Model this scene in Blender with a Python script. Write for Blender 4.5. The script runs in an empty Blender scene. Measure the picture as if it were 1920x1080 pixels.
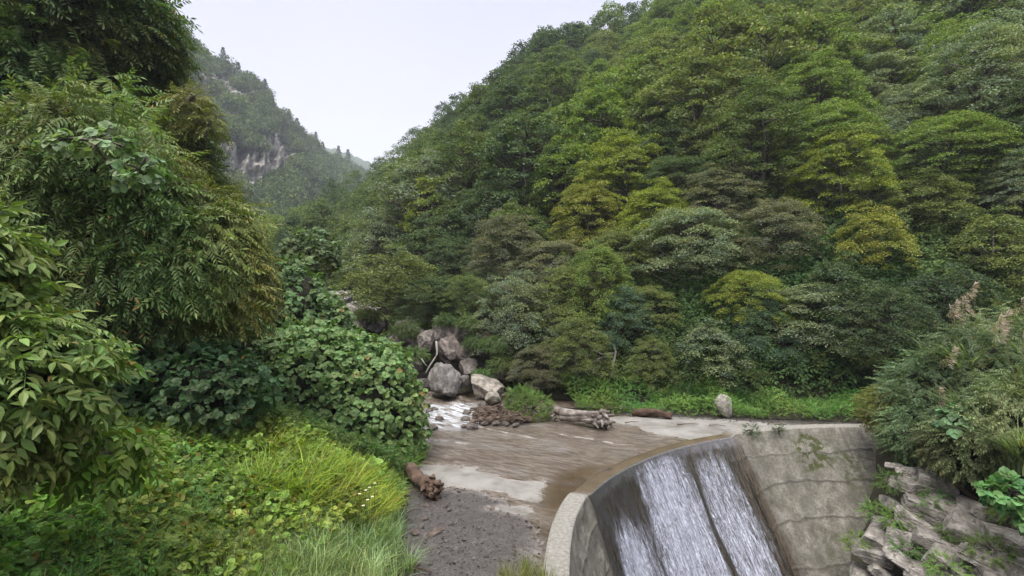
import bpy, math, random
import numpy as np
R = math.radians
sc = bpy.context.scene
rng = np.random.default_rng(7)
random.seed(7)

# ------------------------------------------------------------------ camera
CAMZ, F, HY = 4.0, 960.0, 560.0
cam = bpy.data.cameras.new('camera'); camo = bpy.data.objects.new('camera', cam)
sc.collection.objects.link(camo); sc.camera = camo
camo.location = (0, 0, CAMZ); camo.rotation_euler = (R(90), 0, 0)
cam.sensor_width = 36; cam.lens = 18; cam.shift_y = 20/1920
cam.clip_start = 0.05; cam.clip_end = 4000

# ------------------------------------------------------------------ sky and sun
SUN_EL, SUN_AZ = R(58), R(205)
w = bpy.data.worlds.new("World"); sc.world = w; w.use_nodes = True
nt = w.node_tree; N = nt.nodes; L = nt.links; N.clear()
out = N.new('ShaderNodeOutputWorld'); bg = N.new('ShaderNodeBackground')
sky = N.new('ShaderNodeTexSky'); sky.sky_type = 'NISHITA'; sky.sun_disc = False
sky.sun_elevation = SUN_EL; sky.sun_rotation = SUN_AZ; sky.dust_density = 4; sky.air_density = 1.2
tc = N.new('ShaderNodeTexCoord'); sx = N.new('ShaderNodeSeparateXYZ')
ramp = N.new('ShaderNodeValToRGB')               # bright overcast veil, palest near the ridge line
cr = ramp.color_ramp
cr.elements[0].position = 0.0; cr.elements[0].color = (6.6, 6.45, 6.9, 1)
cr.elements[1].position = 1.0; cr.elements[1].color = (24.0, 24.0, 24.0, 1)
for p, c in ((0.24, (6.5, 6.3, 6.9, 1)), (0.34, (5.2, 5.1, 6.0, 1)), (0.5, (4.2, 4.15, 5.25, 1)), (0.62, (8.6, 8.6, 9.6, 1))):
    e = cr.elements.new(p); e.color = c
mx = N.new('ShaderNodeMix'); mx.data_type = 'RGBA'; mx.inputs[0].default_value = 0.90
L.new(tc.outputs['Generated'], sx.inputs[0]); L.new(sx.outputs['Z'], ramp.inputs[0])
cn = N.new('ShaderNodeTexNoise'); cn.inputs['Scale'].default_value = 2.2; cn.inputs['Detail'].default_value = 5; L.new(tc.outputs['Generated'], cn.inputs[0])
cm = N.new('ShaderNodeMapRange'); cm.inputs[3].default_value = .90; cm.inputs[4].default_value = 1.10; L.new(cn.outputs[0], cm.inputs[0])
cs = N.new('ShaderNodeVectorMath'); cs.operation = 'SCALE'; L.new(ramp.outputs[0], cs.inputs[0]); L.new(cm.outputs[0], cs.inputs['Scale'])
L.new(sky.outputs[0], mx.inputs[6]); L.new(cs.outputs[0], mx.inputs[7])
L.new(mx.outputs[2], bg.inputs[0]); bg.inputs[1].default_value = 0.1
L.new(bg.outputs[0], out.inputs[0])
sun = bpy.data.lights.new('sun', 'SUN'); sun.energy = 2.9; sun.angle = R(28); sun.color = (1.0, 0.96, 0.88)
so = bpy.data.objects.new('sun', sun); sc.collection.objects.link(so)
sd = np.array([math.sin(SUN_AZ)*math.cos(SUN_EL), math.cos(SUN_AZ)*math.cos(SUN_EL), math.sin(SUN_EL)])
from mathutils import Vector
so.rotation_euler = Vector(sd).to_track_quat('Z', 'Y').to_euler()
sc.view_settings.view_transform = 'Standard'; sc.view_settings.look = 'None'
sc.view_settings.exposure = 0.95; sc.view_settings.gamma = 1
sc.cycles.use_denoising = True
sc.cycles.max_bounces = 6; sc.cycles.diffuse_bounces = 3; sc.cycles.transparent_max_bounces = 16
sc.cycles.transmission_bounces = 3; sc.cycles.glossy_bounces = 2; sc.cycles.volume_bounces = 0
sc.cycles.use_fast_gi = False; sc.cycles.caustics_reflective = False; sc.cycles.caustics_refractive = False

# ------------------------------------------------------------------ numeric helpers
def at(px, py, Y):                     # a measured bearing in the photograph -> place in the world at range Y
    return np.array([(px-960)/F*Y, Y, CAMZ+(HY-py)/F*Y])
def gp(px, py, z=0.0):                 # where that bearing meets level z
    Y = (CAMZ-z)*F/(py-HY); return np.array([(px-960)/F*Y, Y])
_P = np.random.default_rng(99).random((64, 64, 64)).astype(np.float32)
def vnoise(x, y, z=None):
    x = np.asarray(x, float); y = np.asarray(y, float); z = np.zeros_like(x) if z is None else np.asarray(z, float)
    xi, yi, zi = np.floor(x).astype(int), np.floor(y).astype(int), np.floor(z).astype(int)
    fx, fy, fz = x-xi, y-yi, z-zi
    fx, fy, fz = [f*f*(3-2*f) for f in (fx, fy, fz)]
    def g(a, b, c): return _P[(xi+a) & 63, (yi+b) & 63, (zi+c) & 63]
    r = 0
    for a in (0, 1):
        for b in (0, 1):
            for c in (0, 1):
                r = r + g(a, b, c)*(fx if a else 1-fx)*(fy if b else 1-fy)*(fz if c else 1-fz)
    return r*2-1
def fbm(x, y, z=None, o=4):
    r = 0; a = 1.0; f = 1.0; z = np.zeros_like(np.asarray(x, float)) if z is None else z
    for i in range(o):
        r = r+a*vnoise(np.asarray(x)*f+17.3*i, np.asarray(y)*f+5.1*i, z*f+9.7*i); a *= .5; f *= 2.03
    return r
def unit(v): return v/(np.linalg.norm(v, axis=-1, keepdims=True)+1e-9)
def sstep(a, b, x):
    t = np.clip((x-a)/(b-a), 0, 1); return t*t*(3-2*t)
def poly_sd(poly, X, Y):               # signed distance to polygon (negative inside)
    poly = np.asarray(poly, float); d = np.full(X.shape, 1e9); ins = np.zeros(X.shape, bool); n = len(poly)
    for i in range(n):
        a, b = poly[i], poly[(i+1) % n]; e = b-a
        t = np.clip(((X-a[0])*e[0]+(Y-a[1])*e[1])/(e@e+1e-12), 0, 1)
        d = np.minimum(d, np.hypot(X-a[0]-t*e[0], Y-a[1]-t*e[1]))
        c = ((a[1] > Y) != (b[1] > Y)) & (X < (b[0]-a[0])*(Y-a[1])/(b[1]-a[1]+1e-12)+a[0]); ins ^= c
    return np.where(ins, -d, d)

# ------------------------------------------------------------------ mesh helpers
def make_mesh(name, V, Fc, smooth=False, tint=None, attrs=None):
    """Fc: list of (m,k) int arrays of faces"""
    if isinstance(Fc, np.ndarray): Fc = [Fc]
    me = bpy.data.meshes.new(name)
    V = np.ascontiguousarray(V, np.float32)
    me.vertices.add(len(V)); me.vertices.foreach_set('co', V.ravel())
    tot = np.concatenate([np.full(len(f), f.shape[1], np.int32) for f in Fc])
    loops = np.concatenate([f.ravel() for f in Fc]).astype(np.int32)
    st = np.concatenate([[0], np.cumsum(tot)[:-1]]).astype(np.int32)
    me.loops.add(len(loops)); me.loops.foreach_set('vertex_index', loops)
    me.polygons.add(len(tot)); me.polygons.foreach_set('loop_start', st)
    me.polygons.foreach_set('use_smooth', np.full(len(tot), smooth, bool))
    me.update(calc_edges=True); me.validate()
    if tint is None: tint = np.ones((len(V), 3))
    a = me.color_attributes.new('tint', 'FLOAT_COLOR', 'POINT')
    a.data.foreach_set('color', np.hstack([tint, np.ones((len(V), 1))]).astype(np.float32).ravel())
    if attrs:
        for k, v in attrs.items():
            b = me.attributes.new(k, 'FLOAT', 'POINT'); b.data.foreach_set('value', np.asarray(v, np.float32).ravel())
    return me
COL = sc.collection.objects
def link(name, me, mat, parent=None, loc=(0, 0, 0)):
    o = bpy.data.objects.new(name, me); COL.link(o); o.location = loc
    if mat and me is not None and not me.materials: me.materials.append(mat)
    if parent: o.parent = parent
    return o
def empty(name, loc, rz=0):
    o = bpy.data.objects.new(name, None); COL.link(o); o.location = loc; o.rotation_euler = (0, 0, rz)
    o.empty_display_size = .3; return o
def tag(o, label, cat, group=None):
    o['label'] = label; o['category'] = cat
    if group: o['group'] = group
    return o
def kind(o, k, label=None):
    o['kind'] = k
    if label: o['label'] = label
    return o
def grid_faces(nu, nv):
    i = np.arange(nu-1)[:, None]*nv+np.arange(nv-1)[None, :]
    return np.stack([i, i+nv, i+nv+1, i+1], -1).reshape(-1, 4)
def frames(d, n):                      # columns x,y,z with y=d, z~n
    y = unit(d); x = unit(np.cross(y, n)); z = np.cross(x, y)
    return np.stack([x, y, z], -1)
def stamp(pv, pf, pos, rot, scl):
    n = len(pos); k = len(pv)
    scl = np.asarray(scl, float)
    if scl.ndim == 1: scl = np.repeat(scl[:, None], 3, 1)
    V = np.einsum('nij,nkj->nki', rot, pv[None]*scl[:, None, :])+pos[:, None, :]
    Fs = [(f[None]+(np.arange(n)*k)[:, None, None]).reshape(-1, f.shape[1]) for f in pf]
    return V.reshape(-1, 3), Fs
def join(parts):
    Vs, Fs, Ts, off = [], [], [], 0
    for p in parts:
        V, Fl = p[0], p[1]
        if isinstance(Fl, np.ndarray): Fl = [Fl]
        Vs.append(V); Fs += [f+off for f in Fl if len(f)]
        Ts.append(p[2] if len(p) > 2 and p[2] is not None else np.ones((len(V), 3))); off += len(V)
    return np.concatenate(Vs), Fs, np.concatenate(Ts)
def tube(pts, rad, ns=7, jitter=0.0):
    pts = np.asarray(pts, float); rad = np.asarray(rad, float); n = len(pts)
    t = unit(np.gradient(pts, axis=0)); ref = np.tile([0.13, 0.21, 1.0], (n, 1))
    ref[np.abs(t[:, 2]) > .9] = [1, .1, 0]
    x = unit(np.cross(t, ref)); y = np.cross(t, x)
    a = np.linspace(0, 2*np.pi, ns, endpoint=False)
    rr = rad[:, None]*(1+jitter*vnoise(a[None]*1.7+pts[:, :1]*3, pts[:, 1:2]*3+a[None]*.3, pts[:, 2:3]*3+0*a[None]))
    V = pts[:, None]+rr[..., None]*(np.cos(a)[None, :, None]*x[:, None]+np.sin(a)[None, :, None]*y[:, None])
    V = V.reshape(-1, 3); Fq = []
    i = np.arange(n-1)[:, None]*ns; j = np.arange(ns)[None]
    Fq = np.stack([i+j, i+(j+1) % ns, i+ns+(j+1) % ns, i+ns+j], -1).reshape(-1, 4)
    V = np.vstack([V, pts[0], pts[-1]]); jj = np.arange(ns)
    c0 = np.stack([np.full(ns, n*ns), (jj+1) % ns, jj], -1); c1 = np.stack([np.full(ns, n*ns+1), (n-1)*ns+jj, (n-1)*ns+(jj+1) % ns], -1)
    return V, [Fq, np.vstack([c0, c1])]

# ------------------------------------------------------------------ materials
def mat(name):
    m = bpy.data.materials.new(name); m.use_nodes = True; t = m.node_tree; t.nodes.clear()
    return m, t.nodes, t.links
def nd(N, typ, **k):
    n = N.new(typ)
    for a, b in k.items(): setattr(n, a, b)
    return n
def mixc(N, L, f, a, b, mode='MIX'):
    m = N.new('ShaderNodeMix'); m.data_type = 'RGBA'; m.blend_type = mode
    for s, v in ((0, f), (6, a), (7, b)):
        if hasattr(v, 'links'): L.new(v, m.inputs[s])
        elif isinstance(v, (int, float)): m.inputs[s].default_value = v if s == 0 else (v, v, v, 1)
        else: m.inputs[s].default_value = (*v, 1)
    return m.outputs[2]
def noise(N, L, scale, detail=5, rough=.6, coord='Object', stretch=None, dist=0, rot=0):
    t = N.new('ShaderNodeTexCoord'); n = N.new('ShaderNodeTexNoise')
    n.inputs['Scale'].default_value = scale; n.inputs['Detail'].default_value = detail; n.inputs['Roughness'].default_value = rough
    n.inputs['Distortion'].default_value = dist
    src = t.outputs[coord]
    if rot:
        m0 = N.new('ShaderNodeMapping'); m0.inputs['Rotation'].default_value = (0, 0, rot); L.new(src, m0.inputs[0]); src = m0.outputs[0]
    if stretch:
        mp = N.new('ShaderNodeMapping'); mp.inputs['Scale'].default_value = stretch; L.new(src, mp.inputs[0]); src = mp.outputs[0]
    L.new(src, n.inputs[0]); return n.outputs[0]
def rmp(N, L, src, pts):
    r = N.new('ShaderNodeValToRGB'); e = r.color_ramp.elements
    e[0].position, e[0].color = pts[0][0], (*(pts[0][1] if not isinstance(pts[0][1], (int, float)) else (pts[0][1],)*3), 1)
    e[1].position, e[1].color = pts[-1][0], (*(pts[-1][1] if not isinstance(pts[-1][1], (int, float)) else (pts[-1][1],)*3), 1)
    for p, c in pts[1:-1]:
        q = e.new(p); q.color = (*(c if not isinstance(c, (int, float)) else (c,)*3), 1)
    L.new(src, r.inputs[0]); return r.outputs[0]
def foliage(name, hue=.03, lo=.55, hi=1.5, transl=.35, rough=.5, spec=.35, autumn=.0):
    m, N, L = mat(name)
    oi = N.new('ShaderNodeObjectInfo'); at_ = nd(N, 'ShaderNodeAttribute', attribute_name='tint'); g = N.new('ShaderNodeNewGeometry')
    c = mixc(N, L, 1.0, oi.outputs['Color'], at_.outputs['Color'], 'MULTIPLY')
    hs = N.new('ShaderNodeHueSaturation'); L.new(c, hs.inputs['Color'])
    mr = N.new('ShaderNodeMapRange'); mr.inputs[3].default_value = .5-hue; mr.inputs[4].default_value = .5+hue
    L.new(g.outputs['Random Per Island'], mr.inputs[0]); L.new(mr.outputs[0], hs.inputs['Hue'])
    m2 = N.new('ShaderNodeMath'); m2.operation = 'MULTIPLY'; m2.inputs[1].default_value = 7.31
    m3 = N.new('ShaderNodeMath'); m3.operation = 'FRACT'; L.new(g.outputs['Random Per Island'], m2.inputs[0]); L.new(m2.outputs[0], m3.inputs[0])
    mv = N.new('ShaderNodeMapRange'); mv.inputs[3].default_value = lo; mv.inputs[4].default_value = hi
    L.new(m3.outputs[0], mv.inputs[0]); L.new(mv.outputs[0], hs.inputs['Value'])
    c = hs.outputs[0]
    if autumn:
        m4 = N.new('ShaderNodeMath'); m4.operation = 'GREATER_THAN'; m4.inputs[1].default_value = 1-autumn; L.new(m3.outputs[0], m4.inputs[0])
        c = mixc(N, L, m4.outputs[0], c, (.20, .13, .03))
    p = N.new('ShaderNodeBsdfPrincipled'); p.inputs['Roughness'].default_value = rough; p.inputs['Specular IOR Level'].default_value = spec
    L.new(c, p.inputs['Base Color'])
    tr = N.new('ShaderNodeBsdfTranslucent'); tcol = mixc(N, L, 1.0, c, (1.1, 1.25, .55), 'MULTIPLY'); L.new(tcol, tr.inputs[0])
    ms = N.new('ShaderNodeMixShader'); ms.inputs[0].default_value = transl
    L.new(p.outputs[0], ms.inputs[1]); L.new(tr.outputs[0], ms.inputs[2])
    o = N.new('ShaderNodeOutputMaterial'); L.new(ms.outputs[0], o.inputs[0]); return m
M_LEAF = foliage('leaf_crown', autumn=.01)
M_FAR = foliage('leaf_far', hue=.02, lo=.7, hi=1.3, transl=.2, spec=.1, rough=.8)
M_NEAR = foliage('leaf_glossy', rough=.5, spec=.3, transl=.35, lo=.6, hi=1.35, autumn=.012)
M_GRASS = foliage('grass_blade', rough=.5, spec=.3, transl=.4, lo=.4, hi=1.6, autumn=.04)
def simple_mat(name, pts, scale=3, rough=.8, bump=.4, bscale=20, stretch=None, spec=.3, bdist=.02, objcol=False):
    m, N, L = mat(name)
    c = rmp(N, L, noise(N, L, scale, 8, .65, stretch=stretch), pts)
    a_ = nd(N, 'ShaderNodeAttribute', attribute_name='tint'); c = mixc(N, L, 1.0, c, a_.outputs['Color'], 'MULTIPLY')
    if objcol:
        oi = N.new('ShaderNodeObjectInfo'); c = mixc(N, L, 1.0, c, oi.outputs['Color'], 'MULTIPLY')
    p = N.new('ShaderNodeBsdfPrincipled'); p.inputs['Roughness'].default_value = rough; p.inputs['Specular IOR Level'].default_value = spec
    L.new(c, p.inputs['Base Color'])
    b = N.new('ShaderNodeBump'); b.inputs['Strength'].default_value = bump; b.inputs['Distance'].default_value = bdist
    L.new(noise(N, L, bscale, 8, .7, stretch=stretch), b.inputs['Height']); L.new(b.outputs[0], p.inputs['Normal'])
    o = N.new('ShaderNodeOutputMaterial'); L.new(p.outputs[0], o.inputs[0]); return m
M_BARK = simple_mat('bark', ((.3, (.05, .042, .034)), (.7, (.16, .14, .12))), 6, .9, .8, 25, (1, 1, .25))
M_PALEBARK = simple_mat('pale_bark', ((.3, (.14, .125, .105)), (.7, (.33, .31, .27))), 6, .9, .6, 25, (1, 1, .25))
M_SOIL = simple_mat('forest_soil', ((.3, (.018, .016, .010)), (.7, (.05, .045, .026))), 1.5, .95, .7, 12)
M_ROCK = simple_mat('rock', ((.28, (.065, .058, .052)), (.46, (.16, .15, .14)), (.62, (.29, .275, .265)), (.8, (.42, .41, .40))), 3.2, .85, 1.0, 11, objcol=True, bdist=.05)
M_WOOD = simple_mat('driftwood', ((.3, (.07, .05, .038)), (.55, (.2, .16, .13)), (.75, (.36, .33, .30))), 4, .85, .9, 18, (1, 1, 1), objcol=True, bdist=.03)

# ------------------------------------------------------------------ leaf prototypes (leaf along +Y, faces +Z, unit length)
def quad_leaf(w=.55, fold=.12):
    v = np.array([[0, 0, 0], [w/2, .45, fold], [0, 1, -.12], [-w/2, .45, fold]]); return v, [np.array([[0, 1, 2], [0, 2, 3]])]
def lance_leaf(w=.30, droop=.18, fold=.05):
    v = np.array([[0, 0, 0], [w*.42, .28, fold-.01], [w*.5, .52, fold-.05], [w*.25, .82, .02-droop*.6], [0, 1.05, -droop],
                  [-w*.25, .82, .02-droop*.6], [-w*.5, .52, fold-.05], [-w*.42, .28, fold-.01], [0, .3, -.01], [0, .55, -.07], [0, .82, -droop*.62]])
    f3 = np.array([[0, 1, 8], [0, 8, 7], [10, 3, 4], [10, 4, 5]]); f4 = np.array([[8, 1, 2, 9], [9, 2, 3, 10], [7, 8, 9, 6], [6, 9, 10, 5]])
    return v, [f3, f4]
def round_leaf(w=.95):
    v = np.array([[0, 0, 0], [w*.36, .02, .03], [w*.52, .35, .05], [w*.38, .72, .0], [0, 1.0, -.12], [-w*.38, .72, .0], [-w*.52, .35, .05], [-w*.36, .02, .03], [0, .45, -.03]])
    return v, [np.array([[8, i, i+1] for i in range(7)]+[[8, 7, 0]])]
def compose(pv, pf, places):           # places: list of (pos, dir, normal, scale)
    pos = np.array([p[0] for p in places], float); rot = frames(np.array([p[1] for p in places], float), np.array([p[2] for p in places], float))
    return stamp(pv, pf, pos, rot, np.array([p[3] for p in places], float))
def spray_proto(leafp, n=11, ll=.3, seed=0, pinnate=False):
    """a twig of unit length carrying leaves to both sides, drooping to the tip"""
    r = random.Random(seed); pl = []
    for i in range(n):
        t = (i+.6)/n; z = .06*math.sin(t*3)-.22*t*t; s = 1 if i % 2 else -1
        a = R(r.uniform(40, 68)) if not pinnate else R(r.uniform(58, 75))
        pl.append(((0.0, t, z), (s*math.sin(a), math.cos(a), -.15-r.random()*.35), (s*.25*r.random(), -.1, 1), ll*(1-.35*t)*r.uniform(.8, 1.15)))
    pl.append(((0, 1, -.16), (0, 1, -.4), (0, 0, 1), ll*.8))
    V, Fs = compose(*leafp, pl)
    tw, tf = tube([(0, 0, 0), (0, .5, .03), (0, 1, -.16)], [.012, .009, .004], 3)
    V2, F2, _ = join([(V, Fs), (tw, tf)]); return V2, F2

def ell_points(ells, n, lo=.8, hi=1.05, keep_in=.78, bottom=-.75, seed=0, rough=.12):
    """points in the outer shell of a union of ellipsoids, with outward normals; surface broken by noise"""
    r = np.random.default_rng(seed); E = np.array(ells, float)
    ar = (E[:, 3]*E[:, 4]*E[:, 5])**(2/3); ar /= ar.sum()
    idx = r.choice(len(E), n*2, p=ar); d = unit(r.normal(size=(n*2, 3)))
    ok = d[:, 2] > bottom; d = d[ok]; idx = idx[ok]
    rad = E[idx, 3:6]; c = E[idx, :3]; k = r.uniform(lo, hi, len(d))
    p0 = c+d*rad
    k = k+rough*fbm(p0[:, 0]*.9+seed, p0[:, 1]*.9, p0[:, 2]*.9, 3)
    P = c+d*rad*k[:, None]; Nn = unit(d/rad)
    for j in range(len(E)):
        q = (P-E[j, :3])/E[j, 3:6]; ins = (np.linalg.norm(q, axis=1) < keep_in) & (idx != j)
        P, Nn, idx = P[~ins], Nn[~ins], idx[~ins]
    return P[:n], Nn[:n]
def clump_tint(P, seed=0, scale=.8, amp=.35, warm=.25):
    a = fbm(P[:, 0]*scale+seed*3.1, P[:, 1]*scale, P[:, 2]*scale, 3); b = fbm(P[:, 0]*scale*.6+40+seed, P[:, 1]*scale*.6, P[:, 2]*scale*.6, 2)
    v = 1+amp*a; return 1.25*np.clip(np.stack([v*(1+warm*b), v, v*(1-.3*warm*b)], -1), .2, 2.5)
def sprays(name, P, Nn, protos, size, droop=.35, upn=.6, seed=0, tint=None, out=1.0):
    """stamp sprays at P pointing outward and down, merged"""
    r = np.random.default_rng(seed); n = len(P)
    d = Nn*np.array([1, 1, .5])*out+r.normal(size=(n, 3))*.45; d[:, 2] -= droop
    nn = unit(Nn*(1-upn)+np.array([0, 0, 1.])*upn+r.normal(size=(n, 3))*.3)
    rot = frames(d, nn); s = r.uniform(size[0], size[1], n); parts = []
    T = tint if tint is not None else clump_tint(P, seed)
    w = r.integers(0, len(protos), n)
    for i, (pv, pf) in enumerate(protos):
        m = w == i
        if not m.any(): continue
        V, Fs = stamp(pv, pf, P[m], rot[m], s[m]); parts.append((V, Fs, np.repeat(T[m], len(pv), 0)))
    V, Fs, T2 = join(parts); return make_mesh(name, V, Fs, tint=T2)

QL = quad_leaf(); LL = lance_leaf(); RL = round_leaf()
SPR_FAR = [spray_proto(QL, 7, .42, s) for s in (1, 2, 3)]
SPR_LANCE = [spray_proto(LL, 15, .29, s) for s in (4, 5, 6)]
SPR_PINN = [spray_proto(lance_leaf(.34, .1), 15, .30, s, True) for s in (7, 8)]
SPR_BIG = [spray_proto(lance_leaf(.42, .22, .07), 7, .62, s) for s in (9, 10)]
def tri_leaf(seed):
    r = random.Random(seed)
    return compose(*RL, [((0, .35, 0), (r.uniform(-.1, .1), 1, -.35), (0, .1, 1), .62), ((0, .3, 0), (1, .25, -.3), (.3, 0, 1), .56), ((0, .3, 0), (-1, .25, -.3), (-.3, 0, 1), .56)])
TRI = [tri_leaf(s) for s in (1, 2, 3)]

# ------------------------------------------------------------------ dam geometry
CX, CY, RD = 10.5, 5.5, 10.2
TH0, TH1 = math.atan2(4.0-CY, .70-CX)+2*math.pi, math.atan2(15.66-CY, 12.6-CX)   # near-left abutment -> right abutment
def crest_pt(t, off=0.0):              # t 0..1 along the crest, off>0 towards upstream
    th = TH0+(TH1-TH0)*t; r = RD+off
    return CX+r*np.cos(th), CY+r*np.sin(th)
def RDf(y): return RD-.38*sstep(11.2, 6.6, y)
def arc_len(): return RD*(TH0-TH1)
# ------------------------------------------------------------------ ground height
EDGE = np.array([[-1.2, -12], [-1.0, 3], [-1.35, 6.2], [-1.54, 7.4], [-1.95, 9.6], [-2.6, 12.4], [-2.2, 13.6], [-2.9, 16], [-3.6, 19], [-6, 24], [-12, 32], [-27, 50], [-42, 66], [-75, 110], [-140, 200]])
def edge_x(y): return np.interp(y, EDGE[:, 1], EDGE[:, 0])
BASE = [(34, 9), (22, 15), (15, 17.2), (8, 18.6), (3.2, 19.6), (-.4, 21.3), (-2.6, 24), (-8.5, 32), (-20, 47), (-36, 66), (-55, 90)]
BA = np.array(BASE)
def base_y(x): return np.interp(x, BA[::-1, 0], BA[::-1, 1])
def gh(x, y):
    x = np.asarray(x, float); y = np.asarray(y, float)
    d = edge_x(y)-x                                     # metres left of the stream edge
    ramp_ = sstep(0, .5, d)*.12+np.clip(d, 0, 4.6)*.40+np.clip(d-4.6, 0, 4)*.35+np.clip(d-7, 0, 60)*.95
    z = np.where(d > 0, ramp_, 0.0)
    z = z+np.where(d > .3, .10*fbm(x*.7, y*.7, o=3), 0)
    up = np.clip(y-17.5, 0, 200)*.045; z = z+up*(d <= 0)+up*(d > 0)*.8
    # camera's own bank
    near = sstep(6.2, 2.0, y)*sstep(3.6, 1.6, x)*2.35
    z = np.where(d > 0, np.maximum(z, near), near*(d <= 0))+np.where((d <= 0) & (y > 17.5), up, 0)
    # below the dam
    rr = np.hypot(x-CX, y-CY); inside = (rr < RDf(y)+.2) | ((y < CY) & (x > 1.1+.15*(CY-y)))
    bank = np.clip((x-11.3)*1.15+.4*fbm(x*.6, y*.6), -6, 0.3)+np.clip(x-11.3, 0, 30)*.32
    zin = np.where(x > 5, bank, -6.0); zin = np.maximum(zin, -6)
    z = np.where(inside, zin, z)
    # right end behind the dam
    rb = np.clip(x-12.2, 0, 40)*.35; z = np.where((~inside) & (x > 12.2), np.maximum(z, rb), z)
    return z-.05-.35*((d < -.3) & (d > -40) & (x < 11.5) & (y > 5.2) & (y < 20.5) & ~inside)
# ------------------------------------------------------------------ setting: ground sheet
def axis(a, b, fine0, fine1, step, coarse):
    l = np.arange(fine0, a, -coarse)[::-1]; m = np.arange(fine0, fine1, step)[1:]; r_ = np.arange(fine1, b, coarse); return np.concatenate([l, m, r_])
gx = axis(-160, 160, -16, 18, .2, 4.); gy = axis(-60, 260, -4, 26, .2, 4.)
GX, GY = np.meshgrid(gx, gy, indexing='ij'); GZ = gh(GX, GY)
GZ = np.where(GY > base_y(GX)+2.0, GZ-1.5, GZ)
kind(link('ground', make_mesh('ground', np.stack([GX, GY, GZ], -1).reshape(-1, 3), grid_faces(len(gx), len(gy)), True), M_SOIL), 'structure')
gxx = np.linspace(-2500, 2500, 60); A, B = np.meshgrid(gxx, gxx, indexing='ij')
kind(link('valley_floor', make_mesh('valley_floor', np.stack([A, B, -8+0*A], -1).reshape(-1, 3), grid_faces(60, 60), True), M_SOIL), 'structure')

# ------------------------------------------------------------------ concrete apron behind the dam
def ppoly(l, z=0.0): return [gp(a, b, z) for a, b in l]
DRY = [ppoly([(772, 868), (835, 871), (880, 874), (935, 890), (985, 897), (1022, 897), (1018, 920), (1008, 938), (962, 930), (915, 915), (860, 912), (812, 905), (780, 892)]),
       ppoly([(925, 944), (985, 941), (1004, 952), (992, 962), (950, 957), (930, 951)]),
       ppoly([(1128, 783), (1230, 779), (1330, 784), (1430, 791), (1530, 800), (1640, 802), (1655, 809), (1530, 814), (1400, 822), (1380, 826), (1300, 823), (1240, 812), (1190, 798), (1150, 790)])]
GRAV = [ppoly([(700, 905), (790, 900), (850, 912), (905, 922), (960, 940), (925, 950), (985, 965), (1008, 985), (1012, 1020), (1002, 1080), (960, 1250), (700, 1250)]),
        ppoly([(1180, 776), (1260, 781), (1400, 792), (1550, 797), (1660, 800), (1700, 780), (1500, 765), (1200, 765)])]
SILT = [ppoly([(1030, 880), (1110, 868), (1180, 866), (1110, 930), (1072, 945), (1040, 985), (1018, 1010), (985, 1000), (1010, 950)])]
ax = np.arange(-4, 15, .07); ay = np.arange(5.4, 21.2, .07); AX, AY = np.meshgrid(ax, ay, indexing='ij')
wob = .16*fbm(AX*1.1, AY*1.1, o=4)+.09*fbm(AX*5, AY*5, o=3)
def mask(polys, soft=.10, x=AX, y=AY, wb=None):
    s = np.full(x.shape, 9.0)
    for p in polys: s = np.minimum(s, poly_sd(p, x, y))
    return sstep(soft, -soft, s+(wob if wb is None else wb))
dry, grav, silt = mask(DRY, .09), mask(GRAV, .22), mask(SILT, .25)
stream = sstep(16.6, 18.2, AY+.4*wob)*sstep(3.2, .2, AX)
AZ = .012*fbm(AX*.8, AY*.8, o=3)+.03*grav+.02*grav*fbm(AX*5, AY*5, o=3)+.012*dry-.035*silt
AZ += .045*np.clip(AY-17.5, 0, 9)+stream*.09*fbm(AX*2.4, AY*2.4, o=4)
for pl in ([(895, 797), (925, 805), (962, 812), (1010, 822)], [(800, 822), (850, 826), (880, 831)], [(1050, 812), (1110, 822), (1180, 834)]):
    pw = np.array([gp(*q) for q in pl]); dm = np.full(AX.shape, 9.)
    for a_, b_ in zip(pw[:-1], pw[1:]):
        e_ = b_-a_; t_ = np.clip(((AX-a_[0])*e_[0]+(AY-a_[1])*e_[1])/(e_@e_), 0, 1); dm = np.minimum(dm, np.hypot(AX-a_[0]-t_*e_[0], AY-a_[1]-t_*e_[1]))
    rdg = np.exp(-((dm+.05*fbm(AX*4, AY*4))/.07)**2); AZ += .03*rdg; dry = np.maximum(dry, .55*rdg)
AZ -= .05
inside = np.hypot(AX-CX, AY-CY) < RDf(AY)+.18
fa = grid_faces(len(ax), len(ay)); keep = ~inside.ravel()[fa].any(1) & ~((AY.ravel()[fa] < CY).any(1) & (AX.ravel()[fa] > .9).any(1))
m_apron, N, L = mat('apron_concrete')
ad = nd(N, 'ShaderNodeAttribute', attribute_name='dry').outputs['Fac']; ag = nd(N, 'ShaderNodeAttribute', attribute_name='gravel').outputs['Fac']; asl = nd(N, 'ShaderNodeAttribute', attribute_name='silt').outputs['Fac']
n1 = noise(N, L, 1.2, 8, .65); n2 = noise(N, L, 30, 6, .7); n3 = noise(N, L, 6, 9, .82, stretch=(.38, 2.0, 1), dist=.4, rot=R(31))
wet = rmp(N, L, n3, ((.34, (.055, .045, .038)), (.44, (.13, .108, .092)), (.50, (.21, .182, .165)), (.56, (.36, .33, .315)), (.75, (.46, .43, .42))))
dryc = rmp(N, L, n1, ((.3, (.09, .08, .068)), (.45, (.16, .15, .135)), (.56, (.21, .20, .185)), (.75, (.26, .25, .235))))
dryc = mixc(N, L, rmp(N, L, n2, ((.52, 0.0), (.62, .35))), dryc, (.2, .18, .16))
gravc = rmp(N, L, n2, ((.35, (.022, .019, .018)), (.55, (.065, .056, .052)), (.7, (.14, .125, .118))))
siltc = rmp(N, L, n1, ((.3, (.07, .046, .018)), (.7, (.14, .095, .042))))
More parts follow.
